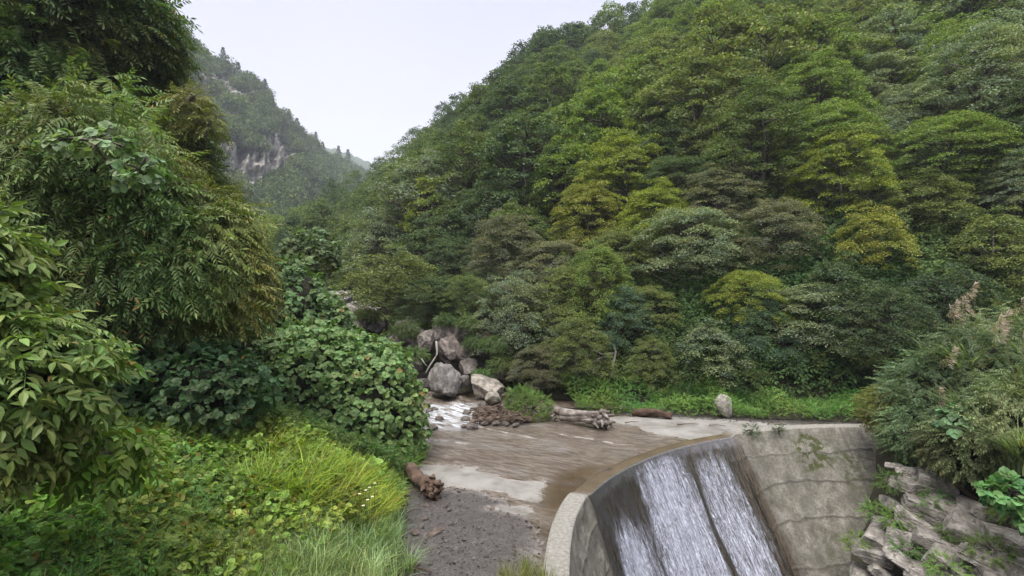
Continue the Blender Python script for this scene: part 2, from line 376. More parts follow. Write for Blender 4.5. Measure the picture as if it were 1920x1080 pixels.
c = mixc(N, L, asl, wet, siltc); c = mixc(N, L, ag, c, gravc); c = mixc(N, L, ad, c, dryc)
p = N.new('ShaderNodeBsdfPrincipled'); L.new(c, p.inputs['Base Color'])
rg = N.new('ShaderNodeMapRange'); L.new(ad, rg.inputs[0]); rg.inputs[3].default_value = .45; rg.inputs[4].default_value = .9; L.new(rg.outputs[0], p.inputs['Roughness'])
b = N.new('ShaderNodeBump'); b.inputs['Strength'].default_value = .8; b.inputs['Distance'].default_value = .02; L.new(n2, b.inputs['Height']); L.new(b.outputs[0], p.inputs['Normal'])
o_ = N.new('ShaderNodeOutputMaterial'); L.new(p.outputs[0], o_.inputs[0])
kind(link('concrete_apron', make_mesh('concrete_apron', np.stack([AX, AY, AZ], -1).reshape(-1, 3), fa[keep], True, attrs=dict(dry=dry, gravel=grav, silt=silt)), m_apron), 'structure')

# ------------------------------------------------------------------ water sheet over the apron
WX, WY = AX, AY
wcov = np.clip((1-dry*1.4)*(1-grav*1.35), 0, 1)*sstep(13.5, 8.5, AX)*sstep(21.4, 20.8, AY)
wz = np.zeros_like(AX)-.018+.008*fbm(AX*3+AY*1.8, (AY*3-AX*1.8)*.35, o=3)+.045*np.clip(AY-17.5, 0, 9)+stream*.07*fbm(AX*1.4, AY*1.4, o=3)
lip = np.exp(-((np.hypot(AX-CX, AY-CY)-RD-.75)/.22)**2)*sstep(1.2, 2.4, AX)*sstep(5.6, 3.8, AX); wz = wz+.035*lip
wz = np.where(wcov < .35, np.minimum(wz, AZ-.03), np.maximum(wz, AZ+.006))
m_water, N, L = mat('shallow_water')
foam = nd(N, 'ShaderNodeAttribute', attribute_name='foam').outputs['Fac']
nf = noise(N, L, 3.0, 7, .6, stretch=(.5, 2.6, 1), dist=1.2, rot=R(31)); nr = noise(N, L, 16, 6, .7, stretch=(.35, 2.2, 1), dist=.6, rot=R(31))
gl = N.new('ShaderNodeBsdfGlossy'); gl.inputs['Roughness'].default_value = .06
trn = N.new('ShaderNodeBsdfTransparent'); trn.inputs[0].default_value = (.90, .86, .80, 1)
fr = N.new('ShaderNodeFresnel'); fr.inputs[0].default_value = 1.33
bp = N.new('ShaderNodeBump'); bp.inputs['Strength'].default_value = .65; bp.inputs['Distance'].default_value = .06; L.new(nr, bp.inputs['Height'])
L.new(bp.outputs[0], gl.inputs['Normal']); L.new(bp.outputs[0], fr.inputs['Normal'])
s1 = N.new('ShaderNodeMixShader'); L.new(fr.outputs[0], s1.inputs[0]); L.new(trn.outputs[0], s1.inputs[1]); L.new(gl.outputs[0], s1.inputs[2])
fd = N.new('ShaderNodeBsdfPrincipled'); fd.inputs['Base Color'].default_value = (.72, .75, .8, 1); fd.inputs['Roughness'].default_value = .4
ff = N.new('ShaderNodeMath'); ff.operation = 'MULTIPLY'; L.new(foam, ff.inputs[0]); L.new(rmp(N, L, nf, ((.42, 0.0), (.60, 1.0))), ff.inputs[1])
s2 = N.new('ShaderNodeMixShader'); L.new(ff.outputs[0], s2.inputs[0]); L.new(s1.outputs[0], s2.inputs[1]); L.new(fd.outputs[0], s2.inputs[2])
o_ = N.new('ShaderNodeOutputMaterial'); L.new(s2.outputs[0], o_.inputs[0])
rap = [ppoly([(795, 762), (880, 755), (905, 770), (885, 800), (800, 803)], .05)]
fo = mask(rap, .35)*.62+.03*lip*sstep(-.2, .5, fbm(AX*2, AY*2))+.08*sstep(.1, .8, fbm(AX*1.0+3, AY*1.6))
kw = ~(wcov < .12).ravel()[fa].any(1) & keep
kind(link('stream_water', make_mesh('stream_water', np.stack([WX, WY, wz], -1).reshape(-1, 3), fa[kw], True, attrs=dict(foam=np.clip(fo, 0, 1))), m_water), 'structure')

# ------------------------------------------------------------------ dam
def batter(t): return np.interp(t, [0, .35, .62, 1], [.25, .33, .62, .85])
CAPW = .38
NT, ND = 420, 260
T, D = np.meshgrid(np.linspace(0, 1, NT), np.linspace(0, 6.2, ND), indexing='ij')
tl = (TH0-math.atan2(10.3-CY, 1.58-CX))/(TH0-TH1)      # left end of the overflow
tr_ = (TH0-math.atan2(14.5-CY, 6.57-CX))/(TH0-TH1)     # right end of the overflow
def wing(t): return .085*(1-sstep(tl-.008, tl+.008, t)*sstep(tr_+.006, tr_-.006, t))
def face_pt(T, D, off=0.0):
    th = TH0+(TH1-TH0)*T; z = wing(T)-D-.0
    r = RDf(CY+RD*np.sin(th))-batter(T)*D+off; return np.stack([CX+r*np.cos(th), CY+r*np.sin(th), z-.02], -1)
FP = face_pt(T, D); nrm = np.stack([np.cos(TH0+(TH1-TH0)*T), np.sin(TH0+(TH1-TH0)*T), -.3+0*T], -1)
rough_ = .022*fbm(T*60, D*3.5, o=4)
jt = np.zeros_like(D)
for k, dj in enumerate((.55, 1.28, 2.1, 2.95, 3.8)): jt += np.exp(-((D-dj-.07*fbm(T*18+k*7, 0*T)-.03*vnoise(T*90+k*3, 0*T))/.019)**2)
FP = FP+nrm*(rough_-.02*jt)[..., None]*sstep(0, .12, D)[..., None]
# upstream side and crest: rows behind the face
rowsx = []
for off, dz in ((0.0, 0.0), (.03, .012), (CAPW-.03, .012), (CAPW, 0), (CAPW+.02, -.6), (CAPW+.02, -6.5)):
    th = TH0+(TH1-TH0)*T[:, 0]; r = RDf(CY+RD*np.sin(th))+off
    rowsx.append(np.stack([CX+r*np.cos(th), CY+r*np.sin(th), wing(T[:, 0])+dz-.02+.006*fbm(T[:, 0]*90+off*9, 0*T[:, 0])], -1))
BODY = np.concatenate([np.stack(rowsx[::-1], 1), FP[:, 1:]], 1)
nv = BODY.shape[1]
Duv = np.concatenate([np.tile([-.9, -.7, -.45, -.42, -.03, 0], (NT, 1)), D[:, 1:]], 1); Tuv = np.tile(T[:, :1], (1, nv))
arc = Tuv*arc_len()
wetm = sstep(tl-.012, tl+.02, Tuv-.004*Duv)*sstep(tr_+.02, tr_-.012, Tuv+.0*Duv-.004*Duv)
m_dam, N, L = mat('dam_concrete')
wA = nd(N, 'ShaderNodeAttribute', attribute_name='wet').outputs['Fac']; jA = nd(N, 'ShaderNodeAttribute', attribute_name='joint').outputs['Fac']; mA = nd(N, 'ShaderNodeAttribute', attribute_name='mossy').outputs['Fac']; cA = nd(N, 'ShaderNodeAttribute', attribute_name='crest').outputs['Fac']
n1 = noise(N, L, 1.1, 8, .7); n2 = noise(N, L, 14, 8, .75); n3 = noise(N, L, 3.2, 8, .72, stretch=(1, 1, .5))
c = rmp(N, L, n3, ((.30, (.065, .058, .047)), (.44, (.14, .128, .107)), (.56, (.205, .192, .165)), (.74, (.30, .285, .26))))
c = mixc(N, L, rmp(N, L, n2, ((.40, .65), (.52, 0.0))), c, (.08, .072, .058)); c = mixc(N, L, rmp(N, L, noise(N, L, 48, 5, .8), ((.42, .6), (.5, 0.0))), c, (.09, .08, .065))
c = mixc(N, L, rmp(N, L, noise(N, L, 1.5, 6, .7, stretch=(1, 1, .22)), ((.50, 0.0), (.64, .62))), c, (.075, .07, .055))
c = mixc(N, L, cA, c, rmp(N, L, n2, ((.35, (.14, .13, .112)), (.6, (.27, .255, .23)))))
c = mixc(N, L, jA, c, (.06, .055, .045))
mo = N.new('ShaderNodeMath'); mo.operation = 'MULTIPLY'; L.new(mA, mo.inputs[0]); L.new(rmp(N, L, noise(N, L, 5, 6, .7), ((.47, 0.0), (.54, 1.0))), mo.inputs[1])
c = mixc(N, L, mo.outputs[0], c, (.040, .048, .010))
wc = rmp(N, L, n2, ((.35, (.035, .028, .022)), (.6, (.085, .07, .056)), (.75, (.14, .12, .10))))
wc = mixc(N, L, cA, wc, rmp(N, L, n1, ((.35, (.055, .038, .018)), (.65, (.12, .088, .052)))))
c = mixc(N, L, wA, c, wc)
p = N.new('ShaderNodeBsdfPrincipled'); L.new(c, p.inputs['Base Color'])
rg = N.new('ShaderNodeMapRange'); L.new(wA, rg.inputs[0]); rg.inputs[3].default_value = .9; rg.inputs[4].default_value = .35; L.new(rg.outputs[0], p.inputs['Roughness'])
b = N.new('ShaderNodeBump'); b.inputs['Strength'].default_value = 1; b.inputs['Distance'].default_value = .035; L.new(n2, b.inputs['Height']); L.new(b.outputs[0], p.inputs['Normal'])
o_ = N.new('ShaderNodeOutputMaterial'); L.new(p.outputs[0], o_.inputs[0])
J = .95*np.concatenate([np.zeros((NT, 6)), jt[:, 1:]], 1)*sstep(.5, .0, fbm(Tuv*25, Duv*2)-.3)
for vj, x0 in ((.085*1, tl*.52), (0, (tr_+1)/2+.03)): J += np.exp(-((Tuv-x0)*arc_len()/.02)**2)*(Duv > 0)*(x0 > tr_)
J = np.clip(J, 0, 1)
tm = (TH0-math.atan2(15.0-CY, 8.9-CX))/(TH0-TH1)
qx, qy = (Tuv-tm)*arc_len(), Duv
moss = 2.2*sstep(1.6, .6, np.hypot((qx)/.55, (qy-.62)/.38)+.3*fbm(qx*2, qy*2))+.55*sstep(1.2, .6, np.hypot((qx-1.1)/.5, (qy-1.2)/.6)+.4*fbm(qx*2+9, qy*2))+.4*sstep(.25, .9, fbm(qx*1.2+4, qy*1.2))*(Duv > .1)
crest_m = ((Duv < .02) & (Duv > -.5))*1.0
root = empty('check_dam', (CX, CY, 0)); tag(root, 'curved grey concrete check dam with water sheeting down its stepped face', 'dam')
Vd = BODY.reshape(-1, 3)-np.array([CX, CY, 0])
link('dam_wall', make_mesh('dam_wall', Vd, grid_faces(NT, nv), True, attrs=dict(wet=wetm*(1-.0*crest_m), joint=J, mossy=np.clip(moss, 0, 1.6), crest=crest_m)), m_dam, root)

# falling water on the face
NT2, ND2 = 420, 220
T2, D2 = np.meshgrid(np.linspace(tl-.004, tr_+.004, NT2), np.linspace(-.03, 6.0, ND2), indexing='ij')
Dd = np.maximum(D2, 0); fpt = face_pt(T2, Dd, 0)
s = np.where(D2 < 0, -D2, 0); th = TH0+(TH1-TH0)*T2
fpt[..., 0] += np.cos(th)*s; fpt[..., 1] += np.sin(th)*s; fpt[..., 2] += .012
u = (T2-tl)/(tr_-tl); arc2 = T2*arc_len()
st = fbm(arc2*5.0, Dd*.55, o=5); off = .018+.030*np.clip(st, -1, 1)*sstep(0, .4, Dd)+.012*fbm(arc2*14, Dd*5, o=3)
fpt = fpt+np.stack([-np.cos(th), -np.sin(th), .5+0*th], -1)*(np.clip(off+.03, .035, .12)*sstep(-.05, .25, D2))[..., None]
dl = Dd*.006
def band(c, wd, sof): return sstep(wd+sof, wd, np.abs(u-c))
wv = .035*fbm(u*9, Dd*.5, o=3)
u = u+wv
cov = .85*band(.50, .06, .13)*sstep(-.05, .35, Dd)+.62*band(.80, .04, .12)*sstep(.0, .9, Dd)+.8*band(.16, .015, .07)*sstep(.5, 1.5, Dd)+.5*band(.40, .20, .14)*sstep(.35, 1.8, Dd)+.25*sstep(.8, 2.6, Dd)*band(.5, .4, .12)
cov = np.clip(cov, 0, 1)*(1-.9*band(.685, .010, .014)*sstep(.1, .5, Dd))*(1-.35*band(.27, .02, .03))
m_fall, N, L = mat('falling_water')
foam = nd(N, 'ShaderNodeAttribute', attribute_name='foam').outputs['Fac']; ua = nd(N, 'ShaderNodeAttribute', attribute_name='along').outputs['Fac']; va = nd(N, 'ShaderNodeAttribute', attribute_name='down').outputs['Fac']
def fnoise(su, sv, det, dist=0.0):
    cb = N.new('ShaderNodeCombineXYZ'); a_ = N.new('ShaderNodeMath'); a_.operation = 'MULTIPLY'; a_.inputs[1].default_value = su; L.new(ua, a_.inputs[0])
    b_ = N.new('ShaderNodeMath'); b_.operation = 'MULTIPLY'; b_.inputs[1].default_value = sv; L.new(va, b_.inputs[0])
    L.new(a_.outputs[0], cb.inputs[0]); L.new(b_.outputs[0], cb.inputs[1]); n = N.new('ShaderNodeTexNoise'); n.inputs['Scale'].default_value = 1; n.inputs['Detail'].default_value = det; n.inputs['Roughness'].default_value = .62; n.inputs['Distortion'].default_value = dist
    L.new(cb.outputs[0], n.inputs[0]); return n.outputs[0]
nA = fnoise(3.2, .45, 3, .3); nB = fnoise(15, 2.6, 6, 1.0); nC = fnoise(38, 16, 5, .6)
def mth(op, a, b_):
    n = N.new('ShaderNodeMath'); n.operation = op
    for i, v in enumerate((a, b_)):
        if hasattr(v, 'links'): L.new(v, n.inputs[i])
        else: n.inputs[i].default_value = v
    return n.outputs[0]
tot = mth('ADD', mth('ADD', mth('MULTIPLY', nA, .6), mth('MULTIPLY', nB, .9)), mth('MULTIPLY', nC, .45))     # ~ .82 mean
tot = mth('ADD', tot, mth('MULTIPLY', foam, .55))
fm = rmp(N, L, tot, ((.0, 0.0), (.98, 0.0), (1.0, 0.0))) ; 
mr = N.new('ShaderNodeMapRange'); L.new(tot, mr.inputs[0]); mr.inputs[1].default_value = 1.02; mr.inputs[2].default_value = 1.52; mr.inputs[3].default_value = 0; mr.inputs[4].default_value = .8
fmul = mth('MULTIPLY', mr.outputs[0], rmp(N, L, foam, ((.02, 0.0), (.25, 1.0))))
gl = N.new('ShaderNodeBsdfGlossy'); gl.inputs['Roughness'].default_value = .25; gl.inputs[0].default_value = (.38, .37, .38, 1)
trn = N.new('ShaderNodeBsdfTransparent'); trn.inputs[0].default_value = (.86, .82, .76, 1)
lw = N.new('ShaderNodeFresnel'); lw.inputs[0].default_value = 1.33
bp = N.new('ShaderNodeBump'); bp.inputs['Strength'].default_value = .6; bp.inputs['Distance'].default_value = .02; L.new(mth('ADD', nB, nC), bp.inputs['Height'])
for x in (gl, lw): L.new(bp.outputs[0], x.inputs['Normal'])
s1 = N.new('ShaderNodeMixShader'); L.new(lw.outputs[0], s1.inputs[0]); L.new(trn.outputs[0], s1.inputs[1]); L.new(gl.outputs[0], s1.inputs[2])
fd = N.new('ShaderNodeBsdfPrincipled'); L.new(rmp(N, L, mth('MULTIPLY', mth('ADD', nB, nC), .5), ((.38, (.15, .145, .165)), (.5, (.31, .32, .39)), (.64, (.62, .66, .78)))), fd.inputs['Base Color']); fd.inputs['Roughness'].default_value = .45; L.new(bp.outputs[0], fd.inputs['Normal'])
s2 = N.new('ShaderNodeMixShader'); L.new(fmul, s2.inputs[0]); L.new(s1.outputs[0], s2.inputs[1]); L.new(fd.outputs[0], s2.inputs[2])
o_ = N.new('ShaderNodeOutputMaterial'); L.new(s2.outputs[0], o_.inputs[0])
kind(link('falling_water', make_mesh('falling_water', fpt.reshape(-1, 3), grid_faces(NT2, ND2), True, attrs=dict(foam=cov, along=arc2, down=Dd)), m_fall), 'structure')
pa, pb = np.meshgrid(np.linspace(1.5, 12, 40), np.linspace(-20, 15, 60), indexing='ij')
kind(link('pool_water', make_mesh('pool_water', np.stack([pa, pb, -5.6+0*pa], -1).reshape(-1, 3), grid_faces(40, 60), True, attrs=dict(foam=0*pa)), m_water), 'structure')

# ------------------------------------------------------------------ rocks
def ico(n):
    import bmesh
    bm = bmesh.new(); bmesh.ops.create_icosphere(bm, subdivisions=n, radius=1)
    V = np.array([v.co[:] for v in bm.verts]); Fc = np.array([[v.index for v in f.verts] for f in bm.faces]); bm.free(); return V, Fc
ICO = {n: ico(n) for n in (2, 4, 5)}
def rock_arrays(seed, dims, sub=4, cuts=14, amp=.07, strat=0.0, sharp=.62, box=0.0):
    V, Fc = ICO[sub]; V = V.copy()
    if box: V = V*(1-box)+box*V/np.abs(V).max(1, keepdims=True)*.85
    r = np.random.default_rng(seed)
    for i in range(cuts):
        n = unit(r.normal(size=3)); d = r.uniform(sharp, sharp+.31); k = V@n; V = V-np.maximum(k-d, 0)[:, None]*n*.94
    s = seed*7.7
    V = V*(1+amp*fbm(V[:, 0]*1.6+s, V[:, 1]*1.6, V[:, 2]*1.6, 3)+amp*.35*fbm(V[:, 0]*6+s, V[:, 1]*6, V[:, 2]*6, 3))[:, None]
    if sub >= 4:                        # crevices
        cr_ = np.abs(fbm(V[:, 0]*1.9+s, V[:, 1]*1.9+3, V[:, 2]*1.9, 3)); V = V*(1-.08*sstep(.09, 0, cr_))[:, None]
    if strat: V[:, :2] *= (1+strat*vnoise(V[:, 2]*7+s, V[:, 2]*0+s)[:, None])
    return V*np.array(dims), Fc
def rock(name, loc, dims, rot, seed, label, cat='boulder', group=None, col=(1, 1, 1), sub=4, **k):
    V, Fc = rock_arrays(seed, dims, sub, **k)
    o = link(name, make_mesh(name, V, Fc, (sub >= 4) and not k.get('box', 0) > .6), M_ROCK, None, loc); o.rotation_euler = rot; o.color = (*col, 1)
    tag(o, label, cat, group); return o
def gz(x, y): return float(gh(x, y))
B_ = at(832, 712, 20.3); rock('boulder', B_, (.68, .62, .80), (0, .1, .4), 3, 'tall rounded grey boulder standing at the left edge of the stream pool', sub=5, col=(.95, .93, .93), amp=.11, cuts=18)
B_ = at(913, 727, 19.9); rock('boulder', B_+[0, 0, -.05], (.86, .6, .62), (0, .28, -.2), 8, 'sloping flat-sided pale boulder right of the tall rounded boulder', sub=5, col=(1.15, 1.08, .98), amp=.12, cuts=20, sharp=.5)
B_ = at(925, 748, 19.2); rock('boulder', B_, (.35, .3, .28), (0, 0, 1), 9, 'small pale block at the foot of the sloping flat boulder', col=(1.2, 1.15, 1.05))
B_ = at(1359, 762, 17.3); rock('standing_stone', B_, (.36, .28, .46), (0, -.35, .3), 12, 'upright pale wedge of rock standing alone before the green weeds', 'rock', col=(1.6, 1.55, 1.5), sub=4, amp=.05)
# outcrops behind the pool
for i, (px, py, Y, dm, rt, lb, cl) in enumerate([
    (862, 655, 22.6, (1.15, 1.0, 1.9), (.1, -.55, .2), 'slanting reddish grey rock slab leaning above the rounded boulder', (.95, .85, .82)),
    (765, 655, 23.2, (1.75, 1.2, 1.6), (0, .1, .1), 'dark grey rock mass left of the hollow, under the shrubs', (.62, .58, .57)),
    (655, 615, 25.5, (1.9, 1.4, 1.6), (0, .15, .5), 'broken grey crag showing behind the kudzu mound', (.8, .75, .76)),
    (612, 585, 27, (1.5, 1.2, 1.3), (0, -.2, .2), 'leftmost knob of grey crag above the kudzu leaves', (.95, .9, .92)),
    (925, 672, 22.6, (1.3, .9, 1.15), (0, .5, .4), 'pale streaked ledge between the leaning slab and the bushes', (.9, .82, .78)),
    (893, 600, 25.0, (1.2, 1.1, 1.1), (.2, .3, .2), 'shaded pinkish outcrop under the overhanging branches', (.7, .62, .62))]):
    B_ = at(px, py, Y); rock('rock_outcrop', B_, dm, rt, 30+i, lb, 'rock outcrop', 'rock outcrops behind the stream pool', cl, 5, amp=.20, cuts=26, sharp=.55, box=.4)
jr = np.random.default_rng(55)
for i, (px, py, Y, sz_, lb) in enumerate([(800, 640, 21.9, .42, 'angular block wedged left of the leaning slab'), (828, 622, 22.3, .35, 'pinkish block at the top of the dark hollow'), (880, 690, 21.3, .5, 'broken block at the foot of the leaning slab'), (905, 660, 21.8, .45, 'fractured block on the pale streaked ledge'),
    (868, 715, 20.8, .28, 'small block between the two pool boulders'), (940, 700, 21.2, .42, 'grey block behind the sloping boulder'), (775, 690, 21.6, .5, 'dark block at the left of the hollow'), (745, 640, 22.2, .5, 'dark block over the kudzu mound edge'), (845, 665, 21.5, .3, 'narrow block lodged beside the dead branch'),
    (700, 612, 23.8, .6, 'split block between crag and dark rock mass'), (640, 590, 25.2, .55, 'ragged block on top of the crag'), (790, 720, 21.0, .35, 'wet dark block at the left edge of the pool'), (870, 625, 22.0, .5, 'upper block leaning on the shaded outcrop')]):
    rock('rock_block', at(px, py, Y), (sz_*jr.uniform(.8, 1.3), sz_*.8, sz_*jr.uniform(.6, 1.1)), (jr.uniform(-.4, .4), jr.uniform(-.5, .5), jr.uniform(0, 3)), 700+i, lb, 'rock', 'fallen blocks around the hollow', tuple(np.array([.68, .63, .60])*jr.uniform(.7, 1.35)), 5, box=.9, cuts=10, sharp=.82, amp=.06)
# rocks in the stream
sp = np.random.default_rng(5); cnt = 0
words_at = lambda px: 'left' if px < 840 else ('middle' if px < 900 else 'right')
for i in range(34):
    px, py = sp.uniform(805, 985), sp.uniform(746, 800)
    if i > 22: px, py = sp.uniform(885, 990), sp.uniform(762, 797)
    g = gp(px, py, .05); s = sp.uniform(.07, .2)*(1 if py > 770 else .9)
    rock('stream_stone', (g[0], g[1], .02+.045*max(0, g[1]-17.5)), (s*1.3, s, s*.7), (0, 0, sp.uniform(0, 6)), 60+i, 'wet dark stone sitting in the shallow riffle above the apron', 'stone', 'stones in the riffle', (.5, .45, .42), 2, amp=.1)
sp = np.random.default_rng(15)
for i, (px, py, s) in enumerate([(798, 972, .05), (820, 994, .09), (778, 998, .08), (812, 1000, .10), (823, 993, .07), (790, 985, .04), (843, 955, .05), (870, 1010, .04), (799, 948, .06)]):
    g = gp(px, py); rock('loose_stone', (g[0], g[1], .0), (s*1.5, s, s*.5), (0, 0, sp.uniform(0, 6)), 100+i, 'small brown loose stone on the dark gravel near the grass', 'stone', 'loose stones on the gravel', (.55, .45, .40), 2)
# gravel (nobody could count it)
P = np.stack([sp.uniform(-3, 12, 90000), sp.uniform(5.6, 19.4, 90000)], -1)
wbp = .16*fbm(P[:, 0]*1.1, P[:, 1]*1.1, o=4)
mk = mask(GRAV, .22, P[:, 0], P[:, 1], wbp)*(.35+.65*sstep(-.3, .5, fbm(P[:, 0]*1.7+5, P[:, 1]*1.7))); kp = (sp.random(len(P)) < mk*.75) & (np.hypot(P[:, 0]-CX, P[:, 1]-CY) > RDf(P[:, 1])+.42)
P = P[kp]; n = len(P); pv, pf = ICO[2]; 
pv2, pf2 = rock_arrays(5, (1, 1, .6), 2, amp=.1)
k8 = np.array([[1, 0, 0], [-1, 0, 0], [0, 1, 0], [0, -1, 0], [0, 0, .7], [0, 0, -.5]], float); f8 = np.array([[0, 2, 4], [2, 1, 4], [1, 3, 4], [3, 0, 4], [2, 0, 5], [1, 2, 5], [3, 1, 5], [0, 3, 5]])
a = sp.uniform(0, 6.3, n); rot = frames(np.stack([np.cos(a), np.sin(a), sp.normal(size=n)*.3], -1), np.tile([0., 0, 1], (n, 1))+sp.normal(size=(n, 3))*.3)
sz = np.clip(sp.lognormal(-4.2, .5, n), .006, .055)
ii = np.clip(((P[:, 0]-ax[0])/.07).astype(int), 0, len(ax)-1); jj = np.clip(((P[:, 1]-ay[0])/.07).astype(int), 0, len(ay)-1)
V, Fs = stamp(k8, [f8], np.column_stack([P, AZ[ii, jj]+.004]), rot, np.stack([sz, sz*sp.uniform(.6, 1, n), sz*.8], -1))
tn = np.repeat(sp.uniform(.15, .8, n)[:, None]*np.array([1, .92, .90]), 6, 0)
kind(link('gravel', make_mesh('gravel', V, Fs, tint=tn), simple_mat('gravel_stone', ((.3, (.07, .062, .056)), (.7, (.22, .20, .185))), 9, .7, .3, 40)), 'stuff', 'dark wet gravel spread over the concrete')

# slab rocks below the right bank
sp = np.random.default_rng(21)
slabs = [(1712, 893, 13.0, .42, 'uppermost'), (1700, 912, 12.6, .35, ''), (1755, 905, 12.5, .5, ''), (1790, 955, 12, .6, ''), (1735, 955, 12.2, .5, ''), (1672, 945, 12.8, .28, ''), (1660, 985, 12.4, .36, ''), (1720, 985, 11.9, .42, ''),
         (1650, 1010, 12.2, .42, ''), (1700, 1015, 11.8, .45, ''), (1635, 1035, 12.1, .36, ''), (1760, 1020, 11.4, .5, ''), (1820, 1000, 11.2, .55, ''), (1850, 1050, 10.4, .5, ''), (1790, 1060, 10.8, .45, ''), (1700, 1058, 11.5, .45, ''),
         (1650, 1068, 11.9, .35, ''), (1880, 1010, 10.6, .4, ''), (1840, 960, 11.5, .4, ''), (1905, 1065, 10.1, .45, ''), (1680, 880, 13.3, .26, ''), (1745, 870, 13.2, .3, ''), (1615, 1078, 12.2, .3, ''), (1750, 1085, 11.0, .5, ''), (1870, 1085, 10.2, .5, '')]
ordw = ['first', 'second', 'third', 'fourth', 'fifth', 'sixth', 'seventh', 'eighth', 'ninth', 'tenth']
rows_ = {}
for (px, py, Y, s, q) in slabs: rows_.setdefault((py-860)//55, []).append(px)
rown = ['topmost row under the bushes', 'second row below the bushes', 'third row below the bushes', 'fourth row down the bank', 'lowest row at the frame edge']
for i, (px, py, Y, s, q) in enumerate(slabs):
    k = (py-860)//55; od = sorted(rows_[k]).index(px)
    tone = sp.uniform(.75, 1.4)
    rock('rock_slab', at(px, py, Y), (s*sp.uniform(.8, 1.4), s*.95, s*sp.uniform(.3, .62)), (sp.uniform(-.3, .35), R(20)+sp.uniform(-.3, .3), sp.uniform(-.9, .9)), 200+i,
         f'{"pale" if tone > 1.1 else "grey"} tilted slab, {ordw[od]} from the dam in the {rown[int(k)]}', 'rock slab', 'tilted slabs on the right bank', (tone, tone*.97, tone*.93), 5, cuts=9, sharp=.86, amp=.03, strat=.015, box=.96)
# half-buried stones in the left weeds
for i, (px, py, z, s, lb) in enumerate([(180, 1000, 1.2, .10, 'round grey stone showing among the weeds, left of the larger one'), (275, 1000, 1.15, .2, 'brownish stone half hidden in the weeds at lower left'), (235, 1020, 1.1, .14, 'flat grey stone lying in front of the half-hidden brown stone')]):
    g = gp(px, py, z); rock('field_stone', (g[0], g[1], gz(*g)+.12), (s*1.3, s, s*.8), (0, 0, i), 300+i, lb, 'stone', None, (1.1, 1, .9), 4)

# ------------------------------------------------------------------ driftwood
def log_mesh(name, p0, p1, r0, r1, seed, ns=18, broken=True, knots=True):
    r = np.random.default_rng(seed); n = 26; t = np.linspace(0, 1, n)[:, None]; p0 = np.array(p0, float); p1 = np.array(p1, float)
    pts = p0+(p1-p0)*t; pts[:, 2] += .04*np.sin(t[:, 0]*5+seed); pts[:, 0] += .03*np.sin(t[:, 0]*9+seed)
    rad = r0+(r1-r0)*t[:, 0]+.02*vnoise(t[:, 0]*9+seed, 0*t[:, 0])
    V, Fs = tube(pts, rad, ns, .28)
    V += unit(V-pts.mean(0))*(.02*fbm(V[:, 0]*14+seed, V[:, 1]*14, V[:, 2]*14, 3))[:, None]
    return V, Fs
def roots(c, n, ln, rd, seed, ax_):
    r = np.random.default_rng(seed); ps = []
    for i in range(n):
        d = unit(r.normal(size=3)*.75+np.array(ax_)); l = ln*r.uniform(.5, 1.2); c0 = np.array(c)+r.normal(size=3)*rd*.5
        pts = [c0]
        for k in range(4): d = unit(d+r.normal(size=3)*.35); pts.append(pts[-1]+d*l/4)
        rr = rd*r.uniform(.25, .55); V, Fs = tube(pts, np.linspace(rr, rr*.25, 5), 6, .2); ps.append((V, Fs))
    return ps
g0, g1 = gp(762, 893), gp(812, 932)
V, Fs, T_ = join([log_mesh('x', (*g0, .17), (*g1, .20), .12, .17, 1)]+roots((*g1, .19), 46, .13, .17, 3, (.35, -.45, -.1)))
o = link('driftwood_log', make_mesh('driftwood_log', V, Fs, True), M_WOOD); o.color = (.50, .40, .35, 1); tag(o, 'short weathered reddish log with a broken end, lying against the left grass', 'log')
g0, g1 = gp(1188, 778), gp(1258, 784)
V, Fs, T_ = join([log_mesh('x', (*g0, .13), (*g1, .09), .13, .10, 5)])
o = link('driftwood_log', make_mesh('driftwood_log', V, Fs, True), M_WOOD); o.color = (.38, .29, .25, 1); tag(o, 'dark brown log lying along the far edge of the dry concrete', 'log')
g0, g1 = gp(1040, 788), gp(1120, 800)
V, Fs, T_ = join([log_mesh('x', (*g0, .34), (*g1, .24), .11, .20, 9, 22), log_mesh('x', (g0[0]+.2, g0[1]-.15, .2), (g1[0]+.1, g1[1]-.15, .14), .10, .14, 11)]+roots((g1[0], g1[1], .25), 22, .5, .22, 13, (.7, -.5, -.2))+roots((g0[0], g0[1], .2), 8, .4, .12, 17, (-.8, 0, .1)))
o = link('tree_stump', make_mesh('tree_stump', V, Fs, True), M_WOOD); o.color = (.95, 1.02, 1.12, 1); tag(o, 'bleached grey uprooted stump stranded on the apron beside a green bush', 'stump')
ps = []; dr = np.random.default_rng(31)
for i in range(150):
    g = gp(dr.uniform(890, 985), dr.uniform(772, 796)); d = unit(np.array([dr.normal(), dr.normal()*.6, dr.normal()*.3])); l = dr.uniform(.15, .6)
    c0 = np.array([g[0], g[1], dr.uniform(.02, .3)]); pts = [c0-d*l/2, c0+dr.normal(size=3)*.03, c0+d*l/2]; ps.append(tube(pts, [.02, .025, .008], 5))
for i in range(40):
    g = gp(dr.uniform(885, 990), dr.uniform(775, 797)); s = dr.uniform(.07, .18); Vr, Fr = rock_arrays(400+i, (s, s, s*.8), 2, amp=.12); ps.append((Vr+np.array([g[0], g[1], .05+dr.uniform(0, .12)]), [Fr], np.tile(dr.uniform(.4, 1.5)*np.array([1, 1.05, 1.1]), (len(Vr), 1))))
V, Fs, T_ = join(ps)
o = link('debris_pile', make_mesh('debris_pile', V, Fs, False), M_WOOD); o.color = (.50, .44, .40, 1); tag(o, 'low brown heap of washed-up roots, twigs and rubble beside the riffle', 'debris pile')
